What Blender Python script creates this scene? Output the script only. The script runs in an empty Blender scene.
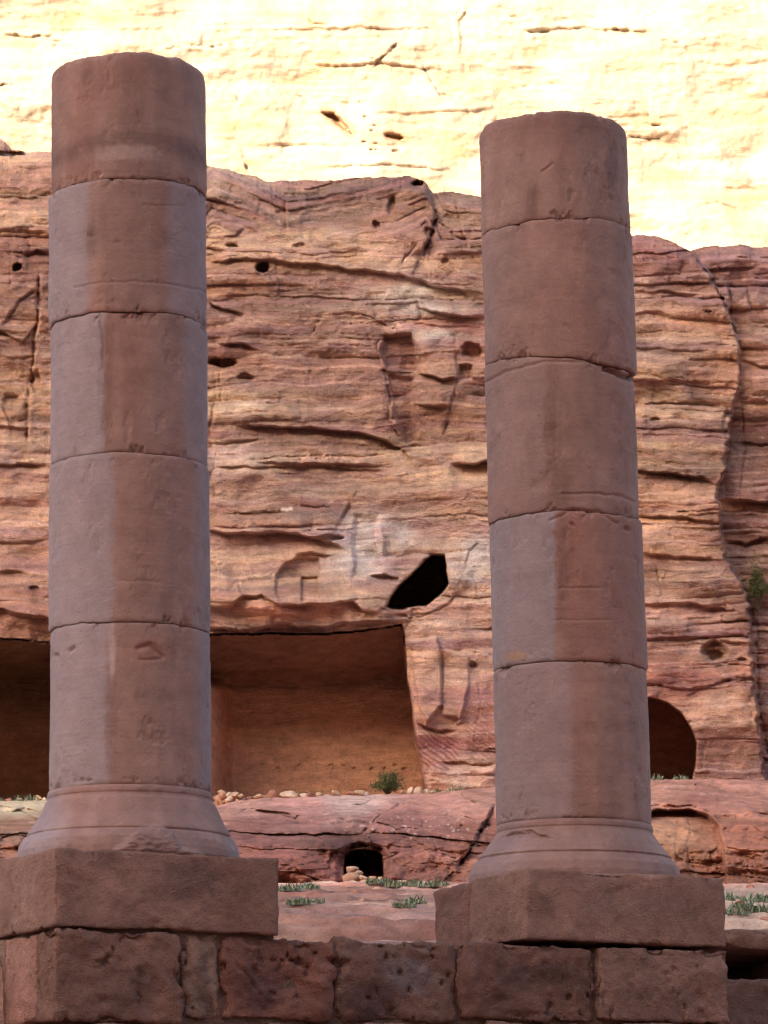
import bpy, bmesh, math, random
import numpy as np

# ------------------------------------------------------------------ camera, sky, sun, exposure
sc = bpy.context.scene
F = 4200.0                      # focal length in pixels of the 768 x 1024 frame
HOR = 778.0                     # the horizon lies this far below the frame's centre
PITCH = math.atan(HOR / F)
CAMZ = 1.6
cp, sp = math.cos(PITCH), math.sin(PITCH)

cam = bpy.data.cameras.new("camera")
cam.sensor_fit = 'VERTICAL'
cam.sensor_height = 24.0
cam.sensor_width = 18.0
cam.lens = 24.0 * F / 1024.0
cam.clip_start = 0.5
cam.clip_end = 3000
cam.dof.use_dof = True
cam.dof.focus_distance = 118
cam.dof.aperture_fstop = 13.0
camo = bpy.data.objects.new("camera", cam)
sc.collection.objects.link(camo)
camo.location = (0, 0, CAMZ)
camo.rotation_euler = (math.pi / 2 + PITCH, 0, 0)
sc.camera = camo

SUN_EL, SUN_AZ = math.radians(21), math.radians(216)     # behind the camera, to the left
world = bpy.data.worlds.new("World")
sc.world = world
world.use_nodes = True
wn = world.node_tree
bg = wn.nodes["Background"]
sky = wn.nodes.new("ShaderNodeTexSky")
sky.sky_type = 'NISHITA'
sky.sun_disc = False
sky.sun_elevation = SUN_EL
sky.sun_rotation = SUN_AZ
sky.dust_density = 3.0
sky.air_density = 1.0
sky.ozone_density = 0.6
wn.links.new(sky.outputs[0], bg.inputs[0])
bg.inputs[1].default_value = 0.15

sd = (math.sin(SUN_AZ) * math.cos(SUN_EL), math.cos(SUN_AZ) * math.cos(SUN_EL), math.sin(SUN_EL))
sun = bpy.data.lights.new("sun", 'SUN')
sun.energy = 2.0
sun.angle = math.radians(0.5)
sun.color = (1.0, 0.90, 0.74)
suno = bpy.data.objects.new("sun", sun)
sc.collection.objects.link(suno)
from mathutils import Vector
suno.rotation_euler = Vector(sd).to_track_quat('Z', 'Y').to_euler()

sc.view_settings.view_transform = 'Standard'
sc.view_settings.look = 'None'
sc.view_settings.exposure = 1.86
sc.view_settings.gamma = 1.0
sc.render.film_transparent = False
sc.cycles.filter_width = 1.15
sc.cycles.max_bounces = 8
sc.cycles.diffuse_bounces = 4

# ------------------------------------------------------------------ helpers
def P(px, py, Y):
    """the place seen at a pixel of the photograph, at distance Y along the ground"""
    yc = 512.0 - np.asarray(py, float)
    wy = F * cp - yc * sp
    wz = F * sp + yc * cp
    k = Y / wy
    return (np.asarray(px, float) - 384.0) * k, Y + 0 * k, CAMZ + wz * k

def proj(x, y, z):
    z = z - CAMZ
    d = y * cp + z * sp
    u = -y * sp + z * cp
    return 384.0 + F * x / d, 512.0 - F * u / d

def lin(c):
    c = np.asarray(c, float) / 255.0
    return np.where(c <= 0.04045, c / 12.92, ((c + 0.055) / 1.055) ** 2.4)

def h32(*ks):
    h = np.uint32(2166136261)
    for k in ks:
        k = (np.asarray(k).astype(np.int64) & 0xffffffff).astype(np.uint32)
        h = (h ^ k) * np.uint32(16777619)
        h = h ^ (h >> np.uint32(13))
        h = h * np.uint32(2654435761)
        h = h ^ (h >> np.uint32(16))
    return h

def rnd(*ks):
    with np.errstate(over='ignore'):
        return h32(*ks).astype(np.float64) / 4294967295.0

def fade(t):
    return t * t * t * (t * (t * 6 - 15) + 10)

def perlin2(x, y, seed=0):
    x, y = np.broadcast_arrays(np.asarray(x, float), np.asarray(y, float))
    x0, y0 = np.floor(x), np.floor(y)
    fx, fy = x - x0, y - y0
    u, v = fade(fx), fade(fy)
    def g(ix, iy):
        a = rnd(x0 + ix, y0 + iy, seed) * 2 * np.pi
        return np.cos(a) * (fx - ix) + np.sin(a) * (fy - iy)
    return 1.5 * ((g(0, 0) * (1 - u) + g(1, 0) * u) * (1 - v) + (g(0, 1) * (1 - u) + g(1, 1) * u) * v)

def fbm2(x, y, o=4, seed=0, gain=0.5):
    s, a, t = 0, 1.0, 0
    for i in range(o):
        s = s + a * perlin2(x * 2 ** i + 17.3 * i, y * 2 ** i - 9.1 * i, seed + i * 7)
        t += a
        a *= gain
    return s / t

def vnoise3(x, y, z, seed=0):
    x, y, z = np.broadcast_arrays(*(np.asarray(q, float) for q in (x, y, z)))
    x0, y0, z0 = np.floor(x), np.floor(y), np.floor(z)
    u, v, w = fade(x - x0), fade(y - y0), fade(z - z0)
    r = 0
    for i in (0, 1):
        for j in (0, 1):
            for k in (0, 1):
                r = r + rnd(x0 + i, y0 + j, z0 + k, seed) * (u if i else 1 - u) * (v if j else 1 - v) * (w if k else 1 - w)
    return r * 2 - 1

def fbm3(x, y, z, o=4, seed=0, gain=0.5):
    s, a, t = 0, 1.0, 0
    for i in range(o):
        s = s + a * vnoise3(x * 2 ** i + 5.7 * i, y * 2 ** i + 3.1 * i, z * 2 ** i - 8.3 * i, seed + i * 11)
        t += a
        a *= gain
    return s / t

def n1(x, seed=0):
    x = np.asarray(x, float)
    x0 = np.floor(x)
    t = fade(x - x0)
    return (rnd(x0, seed) * (1 - t) + rnd(x0 + 1, seed) * t) * 2 - 1

def ss(a, b, x):
    t = np.clip((x - a) / (b - a), 0, 1)
    return t * t * (3 - 2 * t)

def tag(o, label=None, cat=None, group=None, kind=None):
    if label: o['label'] = label
    if cat: o['category'] = cat
    if group: o['group'] = group
    if kind: o['kind'] = kind
    return o

def link(o, parent=None):
    sc.collection.objects.link(o)
    if parent is not None:
        o.parent = parent
    return o

def empty(name, loc=(0, 0, 0)):
    o = bpy.data.objects.new(name, None)
    o.location = loc
    o.empty_display_size = 0.2
    return link(o)

def mesh_obj(name, verts, faces, mat, parent=None, col=None, smooth=True, origin=None):
    """verts in world space; origin moves the object's own origin there"""
    v = np.asarray(verts, float).reshape(-1, 3)
    off = np.array(origin if origin is not None else (0, 0, 0), float)
    poff = np.array(parent.location) if parent is not None else np.zeros(3)
    if parent is not None:
        off = poff
    v = v - off
    me = bpy.data.meshes.new(name)
    faces = np.asarray(faces)
    nf, k = faces.shape
    me.vertices.add(len(v))
    me.vertices.foreach_set('co', v.astype(np.float32).ravel())
    me.loops.add(nf * k)
    me.loops.foreach_set('vertex_index', faces.astype(np.int32).ravel())
    me.polygons.add(nf)
    me.polygons.foreach_set('loop_start', np.arange(0, nf * k, k, dtype=np.int32))
    me.polygons.foreach_set('use_smooth', np.full(nf, smooth))
    me.update(calc_edges=True)
    me.validate()
    if col is not None:
        a = me.color_attributes.new('rock', 'FLOAT_COLOR', 'POINT')
        c = np.ones((len(v), 4), np.float32)
        c[:, :3] = np.asarray(col).reshape(-1, 3)
        a.data.foreach_set('color', c.ravel())
    me.materials.append(mat)
    o = bpy.data.objects.new(name, me)
    if parent is None:
        o.location = off
    return link(o, parent)

def grid_faces(nr, nc, wrap=False):
    i, j = np.meshgrid(np.arange(nr - 1), np.arange(nc if wrap else nc - 1), indexing='ij')
    j2 = (j + 1) % nc
    return np.stack([i * nc + j, (i + 1) * nc + j, (i + 1) * nc + j2, i * nc + j2], -1).reshape(-1, 4)

# ------------------------------------------------------------------ materials
def rock_mat(name, scale, bump=0.5, bdist=0.05, aniso=4.0, fine=1.0, contrast=0.35, color=None, pits=0.0, pores=0.0, rough=0.92):
    """sandstone: the mesh's rock colour varied by bedding laminae, stains and grain, with bump to match"""
    m = bpy.data.materials.new(name)
    m.use_nodes = True
    nt = m.node_tree
    N, L = nt.nodes, nt.links
    b = N["Principled BSDF"]
    b.inputs["Roughness"].default_value = rough
    b.inputs["Specular IOR Level"].default_value = 0.15
    tc = N.new("ShaderNodeTexCoord")
    mp = N.new("ShaderNodeMapping")
    mp.inputs['Scale'].default_value = (scale, scale, scale * aniso)
    L.new(tc.outputs['Object'], mp.inputs[0])
    def noise(s, d=6, r=0.6, src=mp, dist=0.0):
        n = N.new("ShaderNodeTexNoise")
        n.inputs['Scale'].default_value = s
        n.inputs['Detail'].default_value = d
        n.inputs['Roughness'].default_value = r
        n.inputs['Distortion'].default_value = dist
        L.new(src.outputs[0], n.inputs['Vector'])
        return n.outputs['Fac']
    def mth(op, a, c, e=None):
        n = N.new("ShaderNodeMath")
        n.operation = op
        for i, q in enumerate((a, c, e)):
            if q is None: continue
            if isinstance(q, (int, float)): n.inputs[i].default_value = q
            else: L.new(q, n.inputs[i])
        return n.outputs[0]
    n_bed = noise(1.0, 8, 0.62, dist=0.3)
    mp2 = N.new("ShaderNodeMapping")
    mp2.inputs['Scale'].default_value = (scale, scale, scale)
    L.new(tc.outputs['Object'], mp2.inputs[0])
    n_sp = noise(3.5, 8, 0.65, src=mp2)
    n_gr = noise(22.0, 3, 0.6, src=mp2)
    f = mth('ADD', mth('MULTIPLY', n_bed, 0.9), mth('MULTIPLY', n_sp, 0.8))
    f = mth('ADD', f, mth('MULTIPLY', n_gr, 0.3 * fine))
    f = mth('SUBTRACT', f, 0.85 + 0.15 * fine)
    f = mth('MULTIPLY_ADD', f, contrast * 3.2, 1.0)
    f = mth('MAXIMUM', f, 0.3)
    mix = N.new("ShaderNodeMix")
    mix.data_type = 'RGBA'
    mix.blend_type = 'MULTIPLY'
    mix.inputs[0].default_value = 1.0
    if color is None:
        at = N.new("ShaderNodeAttribute")
        at.attribute_name = 'rock'
        L.new(at.outputs['Color'], mix.inputs[6])
    else:
        mix.inputs[6].default_value = (*color, 1)
    cr = N.new("ShaderNodeCombineColor")
    L.new(f, cr.inputs[0]); L.new(f, cr.inputs[1]); L.new(f, cr.inputs[2])
    L.new(cr.outputs[0], mix.inputs[7])
    L.new(mix.outputs[2], b.inputs['Base Color'])
    h = mth('ADD', mth('MULTIPLY', n_bed, 1.0), mth('MULTIPLY', n_sp, 0.5))
    h = mth('ADD', h, mth('MULTIPLY', n_gr, 0.18 * fine))
    if pits > 0:
        vo = N.new("ShaderNodeTexVoronoi")
        vo.inputs['Scale'].default_value = 9.0
        L.new(mp2.outputs[0], vo.inputs['Vector'])
        pit = mth('MULTIPLY', mth('SMOOTH_MIN', vo.outputs['Distance'], 0.35, 0.1), pits)
        h = mth('ADD', h, pit)
    bp = N.new("ShaderNodeBump")
    bp.inputs['Strength'].default_value = bump
    bp.inputs['Distance'].default_value = bdist
    L.new(h, bp.inputs['Height'])
    L.new(bp.outputs[0], b.inputs['Normal'])
    return m

M_cliff = rock_mat("shaded_cliff_sandstone", 1.0, bump=.9, bdist=0.17, aniso=4.0, contrast=0.38, fine=2.0)
M_far = rock_mat("pale_cliff_sandstone", 0.35, bump=0.6, bdist=0.35, aniso=4.0, contrast=0.13)
M_bench = rock_mat("red_ledge_sandstone", 1.2, bump=1.0, bdist=0.16, aniso=3.0, contrast=0.4)
M_ground = rock_mat("ground_sandstone", 1.5, bump=1.0, bdist=0.12, aniso=3.0, contrast=0.4)
M_col = rock_mat("column_sandstone", 3.0, bump=0.55, bdist=0.025, aniso=1.6, contrast=0.17, fine=1.4)
M_block = rock_mat("block_sandstone", 4.0, bump=1.0, bdist=0.05, aniso=1.3, contrast=0.26, fine=1.8)
M_stone = rock_mat("loose_stone", 5.0, bump=0.6, bdist=0.03, aniso=1.0, contrast=0.2)
M_mount = rock_mat("mountain_sandstone", 0.02, bump=0.8, bdist=4, aniso=4.0, contrast=0.3, color=(0.5, 0.33, 0.2))

def leaf_mat(name, c1, c2):
    m = bpy.data.materials.new(name)
    m.use_nodes = True
    N, L = m.node_tree.nodes, m.node_tree.links
    b = N["Principled BSDF"]
    b.inputs['Roughness'].default_value = 0.7
    b.inputs["Specular IOR Level"].default_value = 0.2
    g = N.new("ShaderNodeNewGeometry")
    r = N.new("ShaderNodeValToRGB")
    r.color_ramp.elements[0].color = (*c1, 1)
    r.color_ramp.elements[1].color = (*c2, 1)
    L.new(g.outputs['Random Per Island'], r.inputs[0])
    L.new(r.outputs[0], b.inputs['Base Color'])
    return m
M_bush = leaf_mat("shrub_leaves", (0.055, 0.06, 0.022), (0.16, 0.16, 0.06))
M_tuft = leaf_mat("blue_green_leaves", (0.13, 0.16, 0.09), (0.32, 0.35, 0.24))
M_twig = rock_mat("woody_stem", 8, color=(0.12, 0.08, 0.05))

# ------------------------------------------------------------------ relief tools (in photograph pixels, metres of depth)
def seg_dist(X, Y, pts, side=False):
    d = np.full(X.shape, 1e9); sg = np.ones(X.shape)
    for (x0, y0), (x1, y1) in zip(pts[:-1], pts[1:]):
        dx, dy = x1 - x0, y1 - y0
        t = np.clip(((X - x0) * dx + (Y - y0) * dy) / (dx * dx + dy * dy + 1e-9), 0, 1)
        q = np.hypot(X - x0 - t * dx, Y - y0 - t * dy)
        if side:
            sg = np.where(q < d, np.sign((X - x0) * dy - (Y - y0) * dx), sg)
        d = np.minimum(d, q)
    return (d, sg) if side else d

def box(X, Y, pts, pad):
    xs = [p[0] for p in pts]; ys = [p[1] for p in pts]
    return (X > min(xs) - pad) & (X < max(xs) + pad) & (Y > min(ys) - pad) & (Y < max(ys) + pad)

def poly_sd(X, Y, pts):
    """signed distance to a polygon, negative inside"""
    p = list(pts) + [pts[0]]
    d = seg_dist(X, Y, p)
    ins = np.zeros(X.shape, bool)
    for (x0, y0), (x1, y1) in zip(p[:-1], p[1:]):
        c = (y0 > Y) != (y1 > Y)
        ins ^= c & (X < (x1 - x0) * (Y - y0) / (y1 - y0 + 1e-12) + x0)
    return np.where(ins, -d, d)

class Relief:
    def __init__(s, X, Y):
        s.X, s.Y = X, Y
        s.jx = X + 3.0 * fbm2(X / 22, Y / 22, 3, 901)
        s.jy = Y + 3.5 * fbm2(X / 18, Y / 18, 4, 955)
        s.d = np.zeros(X.shape)
        s.ck = .6
    def crack(s, pts, w=1.6, dep=0.5):
        m = box(s.X, s.Y, pts, w * 4 + 8)
        q, sg = seg_dist(s.jx[m], s.jy[m], pts, True)
        wv = w * (.75 + 0.6 * fbm2(s.X[m] / 15, s.Y[m] / 15, 2, 77))
        seed = int(abs(pts[0][0] * 7 + pts[0][1] * 3)) % 997
        md = .25 + .75 * ss(-.35, .25, fbm2(s.X[m] / 11, s.Y[m] / 11, 2, seed))
        tip = ss(0, 10, np.minimum(np.hypot(s.X[m] - pts[0][0], s.Y[m] - pts[0][1]), np.hypot(s.X[m] - pts[-1][0], s.Y[m] - pts[-1][1])))
        sgn = 1 if seed % 2 else -1
        s.d[m] += s.ck * dep * md * tip * np.exp(-(q / wv) ** 2) + s.ck * .42 * dep * tip * np.exp(-q / 9.0) * np.tanh(sgn * sg * q / 1.0)
    def ledge(s, pts, out=0.5, up=22, under=0.5, down=7):
        """rock above the line stands out, rock just under it is cut back"""
        xs = np.array([p[0] for p in pts], float); ys = np.array([p[1] for p in pts], float)
        pad = 6; out *= .8; under *= .72; down *= .8
        m = (s.X > xs[0] - pad) & (s.X < xs[-1] + pad) & (s.Y > ys.min() - up * 3.5 - 8) & (s.Y < ys.max() + down * 3.5 + 8)
        yl = np.interp(s.jx[m], xs, ys)
        q = yl - s.jy[m]
        L = min(25, (xs[-1] - xs[0]) * 0.3)
        tp = ss(xs[0] - pad, xs[0] + L, s.X[m]) * (1 - ss(xs[-1] - L, xs[-1] + pad, s.X[m]))
        e = ss(-1.3, 1.3, q)
        s.d[m] += tp * (-out * e * np.exp(-np.maximum(q, 0) / up) + under * (1 - e) * np.exp(np.minimum(q, 0) / down))
    def hole(s, pts, dep, soft=2.5, jit=1.0):
        m = box(s.X, s.Y, pts, soft * 3 + 8)
        X = s.X[m] + jit * (s.jx - s.X)[m]; Y = s.Y[m] + jit * (s.jy - s.Y)[m]
        q = poly_sd(X, Y, pts)
        s.d[m] += dep * (1 - ss(-soft, soft * 0.3, q))
    def oval(s, cx, cy, rx, ry, dep, jit=1.0, soft=0.35):
        m = (abs(s.X - cx) < rx * 2 + 6) & (abs(s.Y - cy) < ry * 2 + 6)
        X = s.X[m] + jit * (s.jx - s.X)[m]; Y = s.Y[m] + jit * (s.jy - s.Y)[m]
        q = np.hypot((X - cx) / rx, (Y - cy) / ry)
        s.d[m] += dep * (1 - ss(1 - soft, 1.1, q))

def beds(b, X, seed, tmin, tmax, b0=-300, b1=1100):
    """bedding: returns index, position 0..1 inside the bed, and per-bed lateral block cells"""
    r = random.Random(seed)
    e = [b0]
    while e[-1] < b1:
        e.append(e[-1] + tmin + (tmax - tmin) * r.random() ** 1.6)
    e = np.array(e)
    k = np.clip(np.searchsorted(e, b) - 1, 0, len(e) - 2)
    t = (b - e[k]) / (e[k + 1] - e[k])
    return k, t, (e[k + 1] - e[k])

def soften(C, a, tint):
    l = C @ np.array([.3, .5, .2]); return C * (1 - a) + a * l[..., None] * np.array(tint)

def idw(X, Y, anchors, sx=1.0, sy=2.2, p=3.0):
    num = np.zeros(X.shape + (3,)); den = np.zeros(X.shape)
    for (ax, ay, c) in anchors:
        w = 1.0 / ((((X - ax) * sx) ** 2 + ((Y - ay) * sy) ** 2) / 400.0 + 0.6) ** (p / 2)
        num += w[..., None] * lin(c)
        den += w
    return num / den[..., None]

# ------------------------------------------------------------------ the shaded cliff
CL_Y = 120.0
SKY_PTS = [(-400, 118), (-60, 130), (0, 139), (12, 148), (30, 152), (50, 153), (110, 160), (207, 166), (232, 170), (250, 176), (272, 182), (325, 180),
           (384, 176), (412, 177), (424, 181), (433, 192), (458, 193), (482, 197), (540, 215), (600, 228), (628, 234), (650, 236), (668, 240),
           (682, 246), (690, 250), (700, 247), (730, 245), (768, 247), (900, 240), (1200, 225)]
def nonuni(lo, a, b, hi, step, coarse):
    mid = np.arange(a, b, step)
    l, r = [], []
    x, s = a, step
    while x > lo:
        s = min(s * 1.12, coarse); x -= s; l.append(x)
    x, s = mid[-1], step
    while x < hi:
        s = min(s * 1.12, coarse); x += s; r.append(x)
    return np.concatenate([l[::-1], mid, r])
cx = nonuni(-420, -20, 790, 1190, 1.15, 9.0)
NR = 600
tt = np.linspace(0, 1, NR)
X = np.broadcast_to(cx, (NR, len(cx))).copy()
skyl = np.interp(cx, [p[0] for p in SKY_PTS], [p[1] for p in SKY_PTS]) + 1.2 * fbm2(cx / 9.0, cx * 0, 3, 5) + 1.5 * np.round(1.5 * n1(cx / 14, 3)) / 1.5
YB = 832.0
Y = skyl[None, :] + (YB - skyl[None, :]) * tt[:, None]

# right-hand mass set back behind a joint
JPTS = [(689, 240), (689, 250), (709, 274), (722, 296), (731, 318), (741, 347), (741, 392), (732, 406), (730, 435), (724, 470), (718, 485), (719, 530), (726, 561),
        (742, 585), (750, 612), (752, 668), (758, 720), (764, 776), (766, 820)]
jy_ = np.array([p[1] for p in JPTS], float); jx_ = np.array([p[0] for p in JPTS], float)
jline = np.interp(Y, jy_, jx_) + 1.5 * fbm2(Y / 9, Y * 0, 3, 71) + 2.5 * n1(Y / 6.0, 72)
back = ss(-1.5, 1.5, X - jline)

warp = 16 * fbm2(X / 300, Y / 240, 3, 11) + 5 * fbm2(X / 70, Y / 60, 3, 12) + 0.9 * fbm2(X / 14, Y / 10, 2, 13)
b = Y + warp + back * 13
# false bedding in the crown
crown = (1 - ss(225, 240, Y - 0.02 * X)) * ss(190, 215, X) * (1 - ss(425, 445, X))
b = b + crown * (0.28 * np.abs(X - 285) - 12 * np.sin((X - 285) / 60.0))
R = Relief(X, Y)
d = R.d
massive = ss(-0.35, 0.35, fbm2(X / 130, Y / 75, 3, 31))
k, t, th = beds(b, X, 4, 15, 60)
q = (X + rnd(k, 3) * 400 + 9 * fbm2(X / 30, Y / 30, 2, 33)) / (70 + 110 * rnd(k, 4))
cell = np.floor(q); fq = q - cell
SM = np.zeros(X.shape)
for (ax, ay, rx, ry, am) in [(450, 690, 60, 95, .8), (300, 575, 105, 48, .95), (448, 690, 50, 80, .97), (20, 540, 60, 80, .75), (425, 520, 60, 60, .5), (310, 500, 100, 30, .5), (700, 720, 60, 60, .7), (690, 590, 60, 60, .35), (330, 240, 130, 16, .6), (330, 395, 60, 26, .55), (260, 330, 50, 20, .4), (440, 420, 40, 30, .6), (690, 345, 50, 30, .4), (755, 440, 22, 40, .5)]:
    SM = np.maximum(SM, am * (1 - ss(.6, 1.15, np.hypot((X - ax) / rx, (Y - ay) / ry) + .3 * fbm2(X / 40, Y / 30, 3, 88))))
plat = (rnd(k, 5) - 0.5) * 0.6 + (rnd(k, cell, 6) - 0.5) * 0.42 * ss(0, 0.05, np.minimum(fq, 1 - fq))
rounding = np.abs(2 * t - 1) ** 5
massive = massive * (1 - SM)
d += massive * (plat + 0.22 * rounding)
crk = (rnd(k, cell, 8) > 0.6) * np.exp(-(np.minimum(fq, 1 - fq) * 110 / 1.3) ** 2)
d += crk * 0.09 * massive
k2, t2, th2 = beds(b + 1.5 * fbm2(X / 25, Y / 20, 2, 40), X, 9, 4.0, 17)
q2 = (X + rnd(k2, 13) * 300 + 5 * fbm2(X / 14, Y / 14, 2, 35)) / (22 + 60 * rnd(k2, 14)); c2 = np.floor(q2)
lay = 0.15 + 0.85 * ss(-0.1, 0.35, fbm2(X / 110, Y / 40, 3, 41) + .12 * crown + .14 * ss(620, 640, X)); lay = lay * (1 - SM)
d += lay * ((rnd(k2, 15) - 0.5) * 0.20 + (rnd(k2, c2, 16) - 0.5) * 0.12 + 0.09 * np.abs(2 * t2 - 1) ** 4)
d += 0.65 * fbm2(X / 110, Y / 70, 3, 51) + (.08 + .05 * (1 - SM)) * fbm2(X / 24, Y / 15, 4, 52, 0.5) + .28 * SM * fbm2(X / 42, Y / 30, 2, 57)
d += .05 * crown * n1(b / 2.3, 54) * ss(-.3, .2, fbm2(X / 30, Y / 20, 2, 55)) + .035 * (1 - .6 * SM) * fbm2(X / 5.5, Y / 3.2, 3, 56, .65)
C_crown = n1(b / 2.3, 54)
rg = 1 - np.abs(fbm2(X / 45, Y / 26, 4, 53, 0.6)) * 2.2
d += -0.10 * np.clip(rg, 0, 1) * (1 - .5 * SM)
# lean: overhangs a little in the middle, leans back at the crown
d += np.interp(Y, [130, 180, 235, 300, 460, 600, 640, 800], [1.7, 0.9, 0.3, 0.1, -0.3, -0.9, -1.1, -1.9])
# the thick rounded brow over the caves
lob = .75 + .45 * fbm2(X / 34, Y / 60, 2, 58)
bw = np.exp(-((Y - 606 + 6 * fbm2(X / 50, Y * 0, 2, 59)) / 21.0) ** 2) * ss(186, 205, X) * (1 - ss(372, 402, X)) + np.exp(-((Y - 612) / 22.0) ** 2) * (1 - ss(70, 100, X))
d -= .95 * bw * lob
edge = ss(0, 14, Y - skyl[None, :])
d += (1 - edge) * 0.6
d += back * (0.35 + 1.0 * ss(395, 440, Y))
R.crack([(p[0] - 1, p[1]) for p in JPTS[1:8]], 1.1, 0.5)

L_ = R.ledge; C_ = R.crack
# long ledges
L_([(207, 262), (245, 259), (290, 262), (325, 266), (362, 270), (400, 275), (434, 286), (481, 293)], .35, 26, .55, 5)
L_([(208, 304), (225, 309), (241, 315)], .2, 10, .9, 3)
L_([(215, 294), (270, 295), (320, 298), (378, 300)], .12, 12, .22, 3)
L_([(219, 343), (240, 344), (258, 349)], .25, 9, .8, 3)
L_([(419, 308), (440, 315), (460, 316), (483, 317)], .5, 13, .8, 5)
L_([(400, 322), (430, 325), (483, 327)], .15, 6, .2, 3)
L_([(236, 424), (257, 426), (310, 428), (366, 434), (390, 444), (404, 451), (415, 470)], .45, 26, .8, 5)
L_([(208, 443), (240, 441), (262, 440)], .15, 8, .5, 3)
L_([(256, 461), (300, 464), (350, 463), (382, 466)], .55, 11, .35, 4)
L_([(210, 467), (250, 467), (329, 466), (387, 472)], .1, 10, .5, 2.5)
L_([(456, 463), (470, 464), (487, 462), (500, 461)], .4, 14, 1.6, 13)
L_([(231, 512), (260, 513), (288, 510)], .15, 12, .25, 3)
L_([(208, 531), (232, 535), (251, 534), (278, 531), (301, 535), (333, 543), (345, 550)], .75, 20, .7, 9)
L_([(208, 249), (214, 250), (222, 250)], .1, 8, .6, 3)
L_([(205, 199), (218, 201), (232, 204)], .15, 9, .7, 3)
L_([(382, 371), (388, 372), (418, 371)], .2, 10, .4, 4)
L_([(421, 373), (440, 378), (457, 379)], .45, 22, .8, 5)
L_([(417, 404), (430, 407), (449, 406)], .35, 16, .4, 4)
L_([(296, 556), (312, 553), (330, 555)], .2, 7, .4, 6)
L_([(372, 576), (384, 574), (396, 578)], .25, 7, .8, 6)
# the brow over the great cave
L_([(-40, 606), (0, 609), (20, 614), (48, 618), (90, 616)], .8, 30, .3, 12)
L_([(190, 606), (212, 607), (232, 606), (244, 596), (262, 596), (280, 604), (330, 604), (352, 600), (362, 610), (385, 612)], .55, 26, .35, 9)
L_([(205, 629), (250, 631), (278, 624), (317, 627), (364, 622), (396, 620)], .5, 12, .8, 20)
# right of the right column
L_([(628, 470), (639, 472), (670, 473), (703, 479), (717, 485)], .45, 20, .9, 4)
L_([(632, 515), (660, 517), (690, 518), (718, 523)], .25, 15, .7, 3)
L_([(628, 380), (660, 380), (695, 381), (721, 382)], .3, 11, .3, 5)
L_([(628, 405), (680, 402), (728, 404)], .15, 14, .25, 3)
L_([(632, 553), (670, 556), (724, 560)], .3, 16, .35, 4)
L_([(636, 605), (690, 603), (742, 612)], .35, 20, .3, 5)
L_([(640, 640), (700, 637), (752, 645)], .15, 14, .25, 4)
L_([(640, 683), (690, 690), (730, 680), (752, 684)], .25, 20, .2, 5)
L_([(721, 500), (745, 501), (765, 503), (800, 506)], .6, 26, .9, 8)
L_([(735, 442), (760, 446), (800, 440)], .15, 12, .25, 3)
L_([(735, 400), (768, 402), (800, 402)], .2, 12, .3, 3)
L_([(740, 360), (760, 366), (800, 362)], .2, 12, .35, 3)
L_([(725, 540), (745, 543), (775, 536)], .2, 8, .7, 4)
L_([(628, 314), (650, 312), (671, 314)], .1, 8, .45, 2.5)
L_([(628, 292), (670, 291), (700, 296)], .15, 10, .2, 2.5)
L_([(600, 346), (660, 349), (715, 352)], .1, 12, .2, 3)
# left strip
L_([(24, 253), (36, 251), (49, 254)], .25, 8, .5, 4)
L_([(-20, 232), (20, 230), (49, 233)], .15, 10, .3, 4)
L_([(-20, 196), (20, 197), (49, 199)], .12, 10, .3, 3)
L_([(-20, 325), (10, 335), (24, 342), (40, 318)], .25, 10, .4, 5)
L_([(-20, 464), (20, 464), (50, 467)], .3, 16, .6, 3)
L_([(-20, 425), (15, 428), (30, 430)], .2, 12, .3, 3)
L_([(0, 572), (12, 569), (24, 574)], .1, 6, .4, 3)
L_([(-20, 540), (20, 543), (49, 540)], .12, 12, .2, 4)
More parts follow.
